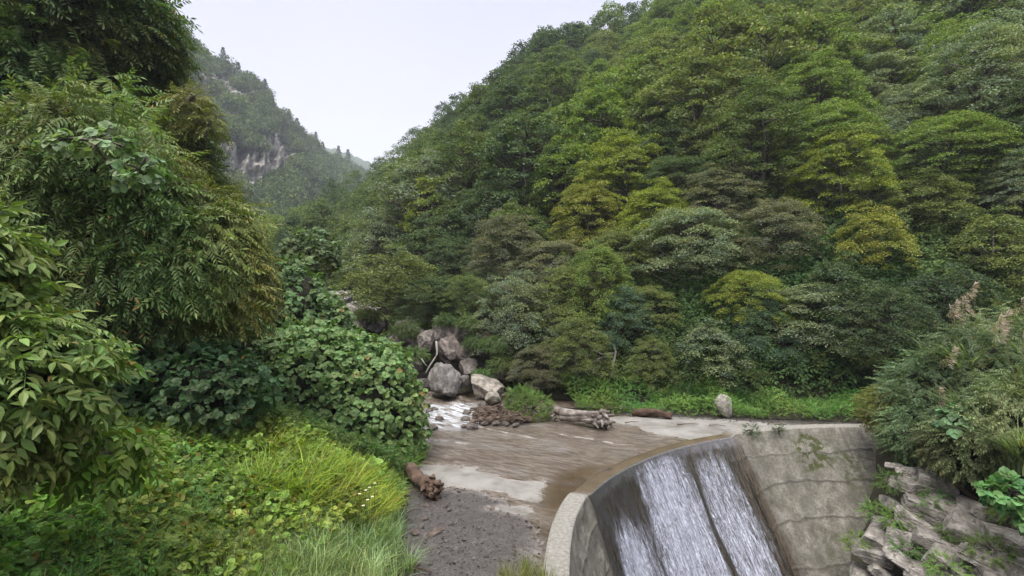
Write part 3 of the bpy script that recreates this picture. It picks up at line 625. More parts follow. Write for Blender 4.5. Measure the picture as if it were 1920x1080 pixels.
def branch(name, pts, rad, label, m=None, col=(1, 1, 1), extra=()):
    pts = np.array(pts); t = np.linspace(0, 1, len(pts)); tt = np.linspace(0, 1, len(pts)*4)
    q = np.stack([np.interp(tt, t, pts[:, i]) for i in range(3)], -1); q = np.vstack([q[:1], (q[:-2]+q[1:-1]+q[2:])/3, q[-1:]])
    ps = [tube(q, np.linspace(rad, rad*.4, len(q)), 7, .15)]
    for e in extra: e = np.array(e); ps.append(tube(e, np.linspace(rad*.5, rad*.15, len(e)), 5))
    V, Fs, _ = join(ps); o = link(name, make_mesh(name, V, Fs, True), m or M_PALEBARK); o.color = (*col, 1); tag(o, label, 'branch'); return o
branch('dead_branch', [at(818, 640, 21), at(820, 665, 20.8), at(806, 685, 20.6), at(798, 700, 20.5)], .05, 'bare grey dead branch propped in the dark hollow above the boulders', extra=([at(790, 672, 20.7), at(798, 684, 20.6), at(806, 690, 20.6)],))
branch('drift_branch', [at(955, 728, 18.8), at(962, 742, 18.6), at(975, 752, 18.5)], .03, 'small bleached stick standing up right of the sloping boulder')
sp = np.random.default_rng(41)
for i, (px, py, l, a) in enumerate([(1185, 793, .5, .3), (1290, 797, .7, .1), (1345, 799, .5, -.2), (1520, 797, .6, .1), (1445, 795, .35, .6), (790, 1072, .35, -.3), (775, 960, .3, .6), (840, 948, .2, 1.2)]):
    g = gp(px, py); d = np.array([math.cos(a), math.sin(a)])*l/2
    lbl = ['curled dark twig on the dry concrete near the bleached stump', 'long thin twig on the dry concrete before the dark log', 'short twig on the dry concrete left of the standing stone', 'pale stick at the far right edge of the dry concrete', 'short pale stick on the concrete right of the standing stone', 'brown stick on the gravel at the bottom of the frame', 'dark stick on the gravel just below the reddish log', 'tiny dark stick between log and pale concrete patch'][i]
    branch('twig', [(g[0]-d[0], g[1]-d[1], .02), (g[0], g[1]+.03, .035), (g[0]+d[0], g[1]+d[1], .02)], .018, lbl, M_WOOD, (.45, .36, .3))['group'] = 'twigs washed onto the apron'

# ------------------------------------------------------------------ trees
def tree_meshes(seed, h=8.0, cr=3.4, leaf=.24, npads=75, per=120, flat=.34, lowest=.22, spread=1.0, warm=.25):
    r = np.random.default_rng(seed)
    lean = r.normal(size=2)*.25; nt_ = 9; tz = np.linspace(0, h*.82, nt_)
    tp = np.stack([lean[0]*tz/h*1.5+.15*np.sin(tz*.9+seed), lean[1]*tz/h*1.5+.12*np.cos(tz*.7+seed), tz], -1); tp[0, 2] = -.8
    ps = [tube(tp, np.linspace(.15*h/8, .03, nt_), 7, .1)]; pads = []
    for i in range(npads):
        g = (i+.5)/npads                                   # 0 rim of the dome .. 1 its top
        a = i*2.39996+r.normal()*.5; lobe = 1+.16*math.sin(2*a+seed)+.12*math.sin(5*a+seed*2)
        if i % 5 == 4: rad = cr*r.uniform(.2, .8); z = h*r.uniform(lowest, .55)
        else:
            rad = cr*math.sqrt(1-g**1.25)*lobe; z = h*(lowest+.12+(.86-lowest)*(g**.75))+h*.07*vnoise(a*.9+seed, g*4)
        c = np.array([np.cos(a)*rad, np.sin(a)*rad, z+r.normal()*.34]); c[:2] += lean*z/h*1.4; f = z/h
        pads.append((c, r.uniform(.34, .95)*cr/3.4))
        if i % 3 == 0:
            b0 = np.array([np.interp(max(.3, c[2]-rad*.6), tp[:, 2], tp[:, k]) for k in range(3)]); mid = (b0+c)/2+[0, 0, -.1*rad]
            ps.append(tube([b0, mid, c], [.05*h/8, .035*h/8, .012], 4))
    Vt, Ft, _ = join(ps)
    Ps, Ns, Ts = [], [], []
    for c, pr in pads:
        n = int(per*pr**1.6)+18; q = r.normal(size=(n, 3)); q = unit(q)*(r.random((n, 1))**(1/2.6)); q[:, 2] = np.abs(q[:, 2])*.9-.25
        tilt = c[:2]/(cr+1e-6)*.35
        p = c+q*np.array([pr, pr, pr*flat*1.3]); p[:, 2] -= (q[:, :2]@tilt)*pr+.22*pr*(q[:, 0]**2+q[:, 1]**2)
        Ps.append(p); Ns.append(unit(np.column_stack([q[:, 0]*.55+tilt[0], q[:, 1]*.55+tilt[1], np.full(n, .9)])+r.normal(size=(n, 3))*.38))
        b_ = r.uniform(-1, 1); Ts.append(np.tile([1+.18*b_+.08*warm, 1+.12*b_, 1-.1*b_], (n, 1)))
    P = np.concatenate(Ps); Nn = np.concatenate(Ns); Tn = np.concatenate(Ts); n = len(P)
    d = r.normal(size=(n, 3)); d[:, 2] = d[:, 2]*.4-.25; rot = frames(d, Nn); s = leaf*r.uniform(.6, 1.35, n)
    V, Fs = stamp(*QL, P, rot, np.stack([s*1.15, s, s], -1))
    CROWN_ARR.append((P[::4], rot[::4], s[::4], Tn[::4]))
    crown = make_mesh('crown', V, Fs, tint=np.repeat(Tn, 4, 0)); crown.materials.append(M_LEAF)
    trunk = make_mesh('trunk', Vt, Ft, True); trunk.materials.append(M_BARK)
    return trunk, crown
CROWN_ARR = []
FARV = [tree_meshes(500+i, h, cr, lf, npd, per, fl, lo) for i, (h, cr, lf, npd, per, fl, lo) in enumerate([
    (8.5, 3.6, .19, 150, 130, .40, .18), (7.5, 3.9, .18, 160, 130, .34, .2), (9.2, 3.3, .20, 150, 120, .5, .2), (7.0, 3.3, .17, 130, 150, .45, .15), (8.0, 3.7, .22, 130, 110, .6, .2), (6.5, 3.6, .17, 140, 150, .34, .2), (10, 3.0, .2, 150, 120, .55, .22)])]
NEARV = [tree_meshes(600+i, h, cr, lf, npd, per, fl, lo) for i, (h, cr, lf, npd, per, fl, lo) in enumerate([
    (6.0, 3.0, .11, 200, 260, .34, .10), (5.5, 3.2, .105, 200, 280, .3, .12), (6.8, 2.9, .115, 200, 250, .4, .10), (5.0, 2.7, .13, 150, 240, .5, .08)])]
def place_tree(name, v, loc, rz, s, col, label, cat='tree', group=None, sz=None, trunk_mat=None):
    e = empty(name, loc, rz); e.scale = (s, s, sz or s)
    for nm, me in (('trunk', v[0]), ('crown', v[1])):
        o = bpy.data.objects.new(nm, me); COL.link(o); o.parent = e; o.color = (*col, 1)
    tag(e, label, cat, group); return e

# hill surface: loft from the foot of the slope to its ridge
RIDGE = [(2500, -330, 38), (2100, -280, 50), (1780, -190, 62), (1520, -110, 74), (1330, -55, 82), (1180, 20, 88), (1050, 58, 92), (975, 118, 97), (905, 175, 103), (835, 212, 110), (775, 268, 116), (705, 335, 122), (620, 378, 112), (540, 408, 100), (440, 425, 92)]
RP = np.array([at(a, b, Y) for a, b, Y in RIDGE]); RP[:, 2] -= 6.6
tb = np.linspace(0, 1, len(BA)); tr2 = np.linspace(0, 1, len(RP))
def loft(t, v):
    t = np.asarray(t, float); v = np.asarray(v, float)
    bx, by = np.interp(t**1.05, tb, BA[:, 0]), np.interp(t**1.05, tb, BA[:, 1]); bz = gh(bx, by)*0+np.clip(by-17.5, 0, 80)*.05
    rx, ry, rz = [np.interp(t, tr2, RP[:, i]) for i in range(3)]
    x = bx+(rx-bx)*v; y = by+(ry-by)*v; prof = v**.92*(1-.06*np.sin(v*np.pi))+.02*np.sin(v*9)
    z = bz+(rz-bz)*prof
    a = sstep(0, .12, v)*(1-.7*sstep(.8, 1, v)); nz = 1.8*fbm(x*.055+3, y*.055, o=3)+1.8*np.abs(vnoise(x*.09+9, y*.03))-.8
    return x, y, z+a*nz
TT, VV = np.meshgrid(np.linspace(0, 1, 220), np.linspace(-.02, 1, 130), indexing='ij')
hx, hy, hz = loft(TT, VV); hz -= .15
bk = [np.stack([hx[:, -1]+d*.25, hy[:, -1]+d, hz[:, -1]-d*.8], -1) for d in (5, 20, 60, 120)]
HV = np.concatenate([np.stack([hx, hy, hz], -1), np.stack(bk, 1)], 1)
kind(link('hillside', make_mesh('hillside', HV.reshape(-1, 3), grid_faces(220, HV.shape[1]), True), M_SOIL), 'structure')

GRN = dict(mid=(.100, .140, .040), dark=(.066, .102, .040), deep=(.045, .074, .033), olive=(.135, .168, .05), lime=(.185, .225, .034), yellow=(.215, .23, .04), grey=(.165, .205, .118), blue=(.078, .135, .078), brown=(.135, .142, .078), fresh=(.140, .198, .042))
CN = dict(mid='mid green', dark='dark green', deep='blackish green', olive='olive green', lime='bright lime green', yellow='yellowing', grey='silvery grey-green', blue='bluish green', brown='brownish', fresh='fresh green')
ANCH = [(1300, 470, 95, 'lime'), (1240, 500, 70, 'olive'), (1370, 430, 60, 'lime'), (1540, 225, 90, 'fresh'), (1580, 300, 110, 'lime'), (1470, 310, 60, 'olive'), (1700, 320, 70, 'olive'), (1610, 320, 60, 'yellow'), (1130, 325, 50, 'yellow'), (1190, 345, 60, 'lime'), (1060, 330, 60, 'fresh'),
        (1100, 240, 80, 'fresh'), (1210, 150, 80, 'olive'), (850, 395, 60, 'lime'), (1230, 390, 70, 'lime'), (700, 520, 60, 'olive'), (790, 530, 40, 'olive'), (1700, 390, 70, 'lime'), (1130, 440, 70, 'olive'), (520, 430, 60, 'fresh'), (1780, 100, 80, 'fresh'), (1600, 90, 80, 'olive'),
        (1660, 170, 80, 'grey'), (1860, 215, 90, 'grey'), (1790, 250, 50, 'grey'), (750, 440, 60, 'grey'), (1450, 380, 60, 'brown'), (1000, 440, 70, 'brown'), (930, 480, 50, 'brown'), (1130, 540, 60, 'blue'), (1000, 570, 70, 'grey'), (1530, 590, 80, 'grey'), (1860, 480, 80, 'brown'),
        (1500, 410, 60, 'deep'), (1450, 520, 100, 'dark'), (1580, 440, 70, 'dark'), (1800, 420, 70, 'deep'), (1250, 280, 70, 'dark'), (950, 250, 80, 'dark'), (870, 250, 60, 'dark'), (1000, 120, 80, 'dark'), (850, 460, 50, 'dark'), (1050, 200, 60, 'mid'), (900, 320, 70, 'mid'), (780, 310, 60, 'mid'),
        (1380, 180, 80, 'olive'), (1290, 60, 90, 'fresh'), (1450, 60, 80, 'mid'), (620, 380, 60, 'dark'), (700, 380, 60, 'mid'), (640, 450, 50, 'mid'), (1750, 520, 90, 'deep'), (1650, 480, 60, 'dark'), (1330, 560, 60, 'deep'), (1880, 350, 60, 'olive'), (1400, 260, 70, 'mid'), (880, 510, 60, 'mid'), (1800, 30, 70, 'grey')]
hr = np.random.default_rng(77)
cand = []
tt = hr.random(16000)**1.0; vv = hr.random(16000)**.85
cx_, cy_, cz_ = loft(tt, vv)
order = np.argsort(cy_); chosen = []; forest = []
for i in order:
    x, y, z, v = cx_[i], cy_[i], cz_[i], vv[i]
    if y < 8: continue
    px, py = 960+F*x/y, HY-F*(z+4-CAMZ)/y
    if px < 380 or px > 2120 or py < -260: continue
    if v < .035: continue
    dmin = 2.45+.022*y
    if any((x-q[0])**2+(y-q[1])**2+(.6*(z-q[2]))**2 < dmin*dmin for q in chosen[-260:]): continue
    chosen.append((x, y, z, v, px, py))
vis = [q for q in chosen if -80 < q[5] < 800 and 440 < q[4] < 2000]
print('hill trees', len(chosen), 'in view', len(vis))
def col_pick(px, py, r):
    best = None
    for a in ANCH:
        d = math.hypot(px-a[0], (py-a[1])*1.2)/a[2]
        if d < 1.0 and (best is None or d < best[0]): best = (d, a[3])
    if best: return best[1]
    return r.choice(['mid', 'mid', 'dark', 'dark', 'olive', 'fresh', 'blue', 'grey', 'brown'])
labs = []
for q in sorted(chosen, key=lambda q: q[1])[:296]:
    x, y, z, v, px, py = q; near = y < 33
    k = col_pick(px, py, hr); s = hr.uniform(.72, 1.12)*(1 if near else 1.0)
    s *= .62 if v < .07 else (.8 if v < .14 else 1)
    c = np.array(GRN[k])*hr.uniform(.95, 1.2)
    vn = (NEARV if near else FARV)[hr.integers(len(NEARV if near else FARV))]
    lvl = 'at the foot of the slope' if py > 560 else 'low on the slope' if py > 430 else 'halfway up the slope' if py > 290 else 'high on the slope' if py > 150 else 'near the frame top'
    if v > .93 and px < 1250: lvl = 'on the skyline'
    colm = 'near the valley notch' if px < 720 else 'above the kudzu mound' if px < 800 else 'above the boulders' if px < 960 else 'above the stranded stump' if px < 1140 else 'above the dark log' if px < 1300 else 'above the standing stone' if px < 1460 else "above the dam's right wing" if px < 1660 else 'above the right bank plumes'
    szw = 'small ' if s < .8 else 'large ' if s > 1.0 else ''
    labs.append([f'{szw}{CN[k]} tree {lvl} {colm}', px, (x, y, z-.2), vn, s, c, near])
groups = {}
for l in labs: groups.setdefault(l[0], []).append(l)
num = lambda i: (ordw[i] if i < 10 else f'{i+1}th')
for k, ls in groups.items():
    ls.sort(key=lambda l: l[1])
    for i, l in enumerate(ls):
        lb = k if len(ls) == 1 else f'{k}, {"leftmost" if i == 0 else num(i)+" from left" if i < len(ls)-1 else "rightmost"}'
        place_tree('broadleaf_tree', l[3], l[2], hr.uniform(0, 6.28), l[4], l[5], lb, 'tree', 'broadleaf trees covering the hillside', sz=l[4]*hr.uniform(.8, 1.05))
rest = sorted(chosen, key=lambda q: q[1])[296:]
def wood(name, pts, cr, leaf, per, label, cols, seed, flat=.8):
    """a far-off wood that reads as one mass: many small crowns in one mesh"""
    r = np.random.default_rng(seed); pts = np.array(pts); n = len(pts); ci = np.repeat(np.arange(n), per); m = len(ci)
    q = unit(r.normal(size=(m, 3))); q[:, 2] = np.abs(q[:, 2])*1.1-.25; q *= r.uniform(.65, 1.0, (m, 1)); rr = (cr*r.uniform(.6, 1.25, n))[ci][:, None]
    P = pts[ci]+q*rr*np.array([1, 1, flat])+np.array([0, 0, 1])*rr*.6
    Nn = unit(q*.7+np.array([0, 0, .6])+r.normal(size=(m, 3))*.2); d = r.normal(size=(m, 3)); rot = frames(d, Nn)
    V, Fs = stamp(*QL, P, rot, leaf*r.uniform(.7, 1.3, m)*1.2)
    cc = np.array(cols)[r.integers(len(cols), size=n)]*r.uniform(.75, 1.25, (n, 1)); T_ = np.repeat(cc[ci], 4, 0)
    o = link(name, make_mesh(name, V, Fs, tint=T_), M_FAR); o.color = (1, 1, 1, 1); kind(o, 'stuff', label); return o
rest = [q for q in rest if -150 < q[5]]
parts = []
for q in rest:
    P0, r0, s0, t0 = CROWN_ARR[hr.integers(7)]; a = hr.uniform(0, 6.28); k = hr.uniform(.75, 1.1); Rz = np.array([[math.cos(a), -math.sin(a), 0], [math.sin(a), math.cos(a), 0], [0, 0, 1]])
    V, Fs = stamp(*QL, P0@Rz.T*k+np.array(q[:3]), Rz@r0, s0*1.75*k); parts.append((V, Fs, np.repeat(t0*np.array(GRN[col_pick(q[4], q[5], hr)])*hr.uniform(.85, 1.15), 4, 0)))
print('rest', len(rest))
if parts:
    V, Fs, T_ = join(parts); o = link('far_wood', make_mesh('far_wood', V, Fs, tint=T_), M_LEAF); kind(o, 'stuff', 'trees along the top of the slope that read as one canopy')
# undergrowth on the slope
t_ = hr.random(76000); v_ = hr.random(76000)**1.3; t_[60000:] = hr.uniform(0, .55, 16000); v_[60000:] = hr.uniform(.003, .12, 16000); x_, y_, z_ = loft(t_, v_); pxs = 960+F*x_/np.maximum(y_, 1)
kp = (pxs > 420) & (pxs < 2050) & (y_ > 8) & (v_ > .005); x_, y_, z_ = x_[kp], y_[kp], z_[kp]; n = len(x_); print('brush', n)
P = np.stack([x_, y_, z_+hr.uniform(-.1, .9, n)], -1); sz_ = np.clip(.35+.010*y_, .4, 1.3)
Nn = unit(np.tile([-.2, -.5, .8], (n, 1))+hr.normal(size=(n, 3))*.4); rot = frames(hr.normal(size=(n, 3)), Nn); parts = []
T_ = clump_tint(P, 3, .25, .4, .3); w_ = hr.integers(0, 3, n)
for i in range(3):
    m = w_ == i; V, Fs = stamp(*SPR_FAR[i], P[m], rot[m], sz_[m]); parts.append((V, Fs, np.repeat(T_[m], len(SPR_FAR[i][0]), 0)))
V, Fs, T_ = join(parts); o = link('undergrowth', make_mesh('undergrowth', V, Fs, tint=T_), M_FAR); o.color = (.060, .095, .032, 1); kind(o, 'stuff', 'low leafy undergrowth covering the forest slope')

# ------------------------------------------------------------------ far mountain on the left
MR = [(-500, -700, 150), (-100, -420, 170), (150, -180, 190), (300, 15, 205), (352, 72, 220), (432, 122, 238), (500, 168, 250), (522, 205, 258), (568, 248, 290), (622, 292, 330), (668, 312, 390), (730, 345, 450)]
MB = [(-500, 300, 60), (-100, 350, 80), (150, 400, 100), (300, 440, 120), (352, 450, 130), (420, 455, 140), (480, 460, 150), (520, 460, 160), (560, 455, 180), (610, 440, 205), (660, 430, 240), (730, 420, 300)]
MRP = np.array([at(*q) for q in MR]); MBP = np.array([at(*q) for q in MB]); tm_ = np.linspace(0, 1, len(MR)); MRP[:, 2] -= 4
CL = [(480, 322, 52, 30), (520, 300, 26, 36), (405, 160, 36, 13), (445, 185, 28, 9), (300, 105, 24, 40), (430, 280, 18, 10), (515, 195, 9, 16), (455, 335, 30, 12)]
def mloft(t, v):
    b_ = np.stack([np.interp(t, tm_, MBP[:, i]) for i in range(3)], -1); r_ = np.stack([np.interp(t, tm_, MRP[:, i]) for i in range(3)], -1)
    p = b_+(r_-b_)*v[..., None]; a = np.sin(np.clip(v, 0, 1)*np.pi)**.5
    # buttresses running down the slope
    f = 11*np.abs(vnoise(t*22, v*1.8))+6*fbm(t*60, v*9, o=3); nrm_ = np.array([.55, -.8, .25]); p = p+a[..., None]*(f[..., None]-6)*nrm_
    rg_ = sstep(.9, 1, v)*(2.6*vnoise(t*70, v*0)+1.8*vnoise(t*190, v*0)); p[..., 2] += rg_
    px, py = 960+F*p[..., 0]/p[..., 1], HY-F*(p[..., 2]-CAMZ)/p[..., 1]; c = np.zeros_like(px)
    for (ax_, ay_, rx, ry) in CL: c = np.maximum(c, sstep(1.25, .7, np.hypot((px-ax_)/rx/1.45, (py-ay_)/ry/1.45)+.45*fbm(px*.05, py*.05, o=3)))
    return p, c
TT, VV = np.meshgrid(np.linspace(0, 1, 420), np.linspace(0, 1, 260), indexing='ij'); MP, MC = mloft(TT, VV)
cl_n = fbm(MP[..., 0]*.12, MP[..., 1]*.12, MP[..., 2]*.25, 5)
MP = MP+MC[..., None]*np.array([.5, -.8, .1])*(1.5+4.0*cl_n)[..., None]
bk = [MP[:, -1]+np.array([-.3*d, d*.9, -d*.9]) for d in (10, 40, 120)]; MPP = np.concatenate([MP, np.stack(bk, 1)], 1); MCC = np.concatenate([MC, np.zeros((420, 3))], 1)
m_mt, N, L = mat('mountain_rock_and_soil')
ca = nd(N, 'ShaderNodeAttribute', attribute_name='rock').outputs['Fac']
rc = rmp(N, L, noise(N, L, .16, 9, .75, stretch=(1, 1, .6)), ((.34, (.11, .10, .085)), (.46, (.27, .25, .225)), (.58, (.42, .395, .365)), (.72, (.54, .515, .49))))
c = mixc(N, L, ca, (.04, .055, .022), rc); p = N.new('ShaderNodeBsdfPrincipled'); p.inputs['Roughness'].default_value = .9; L.new(c, p.inputs['Base Color'])
b = N.new('ShaderNodeBump'); b.inputs['Distance'].default_value = 2; b.inputs['Strength'].default_value = 1; b.inputs['Distance'].default_value = .7; L.new(noise(N, L, .5, 8, .75), b.inputs['Height']); L.new(b.outputs[0], p.inputs['Normal'])
o_ = N.new('ShaderNodeOutputMaterial'); L.new(p.outputs[0], o_.inputs[0])
kind(link('mountain', make_mesh('mountain', MPP.reshape(-1, 3), grid_faces(420, 263), True, attrs=dict(rock=MCC)), m_mt), 'structure')
t_ = hr.uniform(.12, 1, 16000); v_ = hr.random(16000); p_, c_ = mloft(t_, v_); pxs = 960+F*p_[:, 0]/p_[:, 1]; pys = HY-F*(p_[:, 2]-CAMZ)/p_[:, 1]
kp = (hr.random(16000) > c_*1.22) & (pxs > 200) & (pys < 470); 
print('mountain crowns', kp.sum())
wood('mountain_wood', p_[kp], 3.8, 1.0, 64, 'far-off wood covering the steep left mountain', [(.095, .135, .050), (.070, .105, .042), (.135, .165, .058), (.11, .140, .070), (.08, .12, .045)], 8)
# conifers on that skyline
def conifer(seed, h=7.):
    r = np.random.default_rng(seed); ps = tube([(0, 0, -1.5), (.1, 0, h*.5), (0, 0, h)], [.18, .12, .03], 5)
    n = 420; f = r.random(n)**.8; a = r.random(n)*6.28; rad = (1-f)*h*.26*r.uniform(.3, 1, n)*(1+.35*np.sin(f*34)); P = np.stack([np.cos(a)*rad, np.sin(a)*rad, h*(.15+.87*f)-.2*rad], -1)
    d = np.stack([np.cos(a), np.sin(a), np.full(n, -.3)], -1); rot = frames(d, np.tile([0., 0, 1], (n, 1))+r.normal(size=(n, 3))*.3)
    V, Fs = stamp(*QL, P, rot, .55*r.uniform(.6, 1.3, n)); c = make_mesh('crown', V, Fs); c.materials.append(M_FAR); t = make_mesh('trunk', *ps, True); t.materials.append(M_BARK); return t, c
CONI = [conifer(s) for s in (1, 2, 3)]
MRn = np.array(MR, float)
for i, px in enumerate([365, 388, 402, 418, 446, 470, 489, 497, 510, 541, 556, 566, 590, 603, 634, 652]):
    t = np.interp(px, MRn[:, 0], tm_); p_, _ = mloft(np.array([t]), np.array([.995])); p_ = p_[0]
    place_tree('conifer_tree', CONI[i % 3], p_-[0, 0, 1.2], i, hr.uniform(.8, 1.6)*p_[1]/250, (.045, .068, .032), f'small dark conifer on the left mountain skyline, {num(i)} counting down from the top left', 'tree', 'conifers along the mountain skyline')
# rim of the hill: scattered conifer-like taller trees at its skyline
# most distant ridge
FR = [(480, 200), (560, 252), (610, 279), (640, 286), (668, 294), (690, 303), (712, 314), (760, 340), (900, 420)]
xs = np.linspace(480, 900, 200); ys = np.interp(xs, [q[0] for q in FR], [q[1] for q in FR]); Yd = 800.
top = np.stack([(xs-960)/F*Yd, np.full(200, Yd), CAMZ+(HY-ys)/F*Yd+2.5*fbm(xs*.12, xs*0, o=4)], -1)
rows_m = [top+np.array([0, 300*k, -200*k]) for k in (1, .4)]+[top]+[top+np.array([20*k, -160*k, -75*k+3*math.sin(k*9)])+np.stack([0*xs, 10*fbm(xs*.05, xs*0+k*3), 8*fbm(xs*.08, xs*0+k*5)], -1) for k in np.linspace(.1, 1.6, 20)]
DR = np.stack(rows_m, 1)
kind(link('distant_ridge', make_mesh('distant_ridge', DR.reshape(-1, 3), grid_faces(200, DR.shape[1]), True), simple_mat('distant_forest', ((.35, (.05, .075, .04)), (.65, (.08, .11, .055))), .06, .95, 1, .2, bdist=4)), 'structure')

# ------------------------------------------------------------------ leafy masses by the stream
def core(ells, k=.80):
    ps = []
    for i, e in enumerate(ells):
        V, Fc = ICO[4]; e = np.array(e, float); V = V*(1+.14*fbm(V[:, 0]*2+i*3, V[:, 1]*2, V[:, 2]*2, 3))[:, None]; ps.append((V*e[3:6]*k+e[:3], [Fc]))
    return join(ps)
M_CORE = simple_mat('dark_core_fill', ((.35, (.012, .012, .008)), (.65, (.035, .034, .02))), 6, .95, 1, 14, bdist=.08)  # near-black fill that stands in for the dark interior of leaf masses
def mass(name, ells, n, protos, size, col, label, cat, seed, droop=.35, upn=.55, k=.72, m=None, lo=.78, hi=1.06, trunk=None, out=1.0, amp=.35, warm=.25, rough=.14, bottom=-.75, part='foliage', group=None, corek=None):
    E = np.array(ells, float); basep = np.array([E[:, 0].mean(), E[:, 1].mean(), (E[:, 2]-E[:, 5]).min()])
    e = empty(name, basep); tag(e, label, cat, group)
    P, Nn = ell_points(ells, n, lo, hi, keep_in=.75, seed=seed, rough=rough, bottom=bottom)
    me = sprays(part, P-basep, Nn, protos, size, droop, upn, seed, tint=clump_tint(P, seed, .8, amp, warm), out=out)
    o = link(part, me, m or M_NEAR, e); o.color = (*col, 1)
    r = np.random.default_rng(seed+1); ps = []
    b0 = np.array(trunk if trunk is not None else (basep[0], basep[1], basep[2]-.2))
    for q in E:
        c = q[:3]; ps.append(tube([b0, (b0*.45+c*.55)+[0, 0, -.15], c], np.array([.07, .05, .03])*min(1, q[3:6].mean()*1.1), 6, .1))
        for j in range(9):
            d = unit(r.normal(size=3)+[0, 0, .2]); ps.append(tube([c, c+d*q[3:6]*.5, c+d*q[3:6]*.95+[0, 0, -.05]], [.025, .016, .006], 5))
    V, Fs, T_ = join(ps); link('stem', make_mesh('stem', V-basep, Fs, True), M_BARK, e)
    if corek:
        V, Fs, T_ = core(ells, corek); link('dark_core', make_mesh('dark_core', V-basep, Fs, True), M_CORE, e)  # added dark blobs inside the foliage, blocking the view through the leaves
    return e
# kudzu
KUD = [(-3.75, 13.1, .75, 1.45, 1.3, 2.15), (-5.2, 13.3, 1.0, 1.9, 1.6, 2.35), (-7.2, 13.0, 1.1, 2.1, 1.7, 2.3), (-9.2, 12.6, 1.4, 2.2, 1.8, 2.4)]
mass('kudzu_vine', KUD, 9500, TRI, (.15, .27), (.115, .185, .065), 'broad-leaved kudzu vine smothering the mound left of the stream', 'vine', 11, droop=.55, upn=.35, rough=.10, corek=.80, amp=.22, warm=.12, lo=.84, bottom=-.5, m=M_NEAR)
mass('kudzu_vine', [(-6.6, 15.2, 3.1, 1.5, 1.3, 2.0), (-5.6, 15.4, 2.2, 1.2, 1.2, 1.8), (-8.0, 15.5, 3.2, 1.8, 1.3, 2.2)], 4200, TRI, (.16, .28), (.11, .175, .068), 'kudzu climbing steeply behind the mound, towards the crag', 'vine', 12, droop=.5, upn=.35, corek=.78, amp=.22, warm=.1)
# trees and shrubs at left
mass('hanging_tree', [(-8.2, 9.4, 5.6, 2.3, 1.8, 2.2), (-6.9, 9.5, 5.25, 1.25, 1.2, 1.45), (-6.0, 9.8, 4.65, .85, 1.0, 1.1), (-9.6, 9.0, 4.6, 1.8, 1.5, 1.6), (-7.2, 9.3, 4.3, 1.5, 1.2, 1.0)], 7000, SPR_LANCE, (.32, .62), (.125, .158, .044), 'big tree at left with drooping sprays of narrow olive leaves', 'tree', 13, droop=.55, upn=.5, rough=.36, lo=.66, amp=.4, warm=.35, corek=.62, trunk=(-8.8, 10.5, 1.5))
mass('leafy_bush', [(-4.75, 4.3, 4.1, .62, .6, .95), (-4.35, 4.3, 3.35, .62, .55, .6), (-4.55, 4.4, 2.75, .55, .5, .5)], 2300, SPR_BIG+[SPR_LANCE[1]], (.13, .29), (.115, .17, .046), 'nearest bush at the left edge with large pale-green leaves', 'bush', 14, droop=.3, upn=.55, rough=.34, corek=.5, lo=.6, amp=.3, warm=.25)
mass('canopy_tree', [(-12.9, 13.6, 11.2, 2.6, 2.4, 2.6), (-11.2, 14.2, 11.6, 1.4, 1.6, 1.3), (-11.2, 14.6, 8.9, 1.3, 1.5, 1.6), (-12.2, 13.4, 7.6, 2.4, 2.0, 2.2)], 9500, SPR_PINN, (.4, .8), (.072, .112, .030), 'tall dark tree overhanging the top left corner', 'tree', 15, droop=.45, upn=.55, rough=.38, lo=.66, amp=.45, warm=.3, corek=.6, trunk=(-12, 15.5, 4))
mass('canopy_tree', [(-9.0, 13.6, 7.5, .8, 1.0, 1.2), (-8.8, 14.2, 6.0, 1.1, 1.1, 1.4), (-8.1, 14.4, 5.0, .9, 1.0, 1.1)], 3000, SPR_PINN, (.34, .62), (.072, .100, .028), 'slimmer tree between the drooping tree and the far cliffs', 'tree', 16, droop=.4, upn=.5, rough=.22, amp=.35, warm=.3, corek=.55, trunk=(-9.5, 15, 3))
mass('autumn_bush', [(-8.2, 13.0, 9.0, .4, .45, .3), (-7.8, 13.1, 8.5, .35, .4, .3)], 230, SPR_PINN, (.25, .45), (.125, .155, .045), 'spray of turning orange and yellow leaves against the far cliffs', 'bush', 17, droop=.4, upn=.5, rough=.25, amp=.4, warm=.35, trunk=(-8.4, 14, 7.4))
mass('shrub', [(-5.35, 10.4, 4.35, .4, .4, .6), (-5.55, 10.6, 3.8, .4, .4, .5)], 520, SPR_LANCE, (.22, .42), (.125, .15, .05), 'straw-tipped yellowish spray at the right tip of the drooping tree', 'bush', 18, droop=.7, upn=.3, rough=.3, warm=.12, trunk=(-6.2, 10.6, 3.8))
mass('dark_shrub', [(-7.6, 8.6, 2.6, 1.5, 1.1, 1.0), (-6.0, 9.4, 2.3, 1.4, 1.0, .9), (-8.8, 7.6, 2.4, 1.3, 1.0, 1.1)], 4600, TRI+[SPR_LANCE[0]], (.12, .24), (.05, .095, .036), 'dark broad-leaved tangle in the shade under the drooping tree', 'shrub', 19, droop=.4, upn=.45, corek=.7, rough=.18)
mass('weed_clump', [(-5.2, 6.3, 1.7, .7, .6, .42), (-4.5, 6.6, 1.35, .5, .5, .32)], 560, SPR_LANCE, (.13, .26), (.12, .19, .045), 'knee-high leafy weeds below the nearest bush', 'weed', 20, droop=.1, upn=.6)
mass('yellow_sapling', [(-4.0, 5.0, 2.5, .25, .22, .22)], 70, SPR_BIG, (.2, .32), (.16, .22, .03), 'small yellow-green sapling tuft low on the nearest bush', 'sapling', 23, droop=.4, upn=.6)
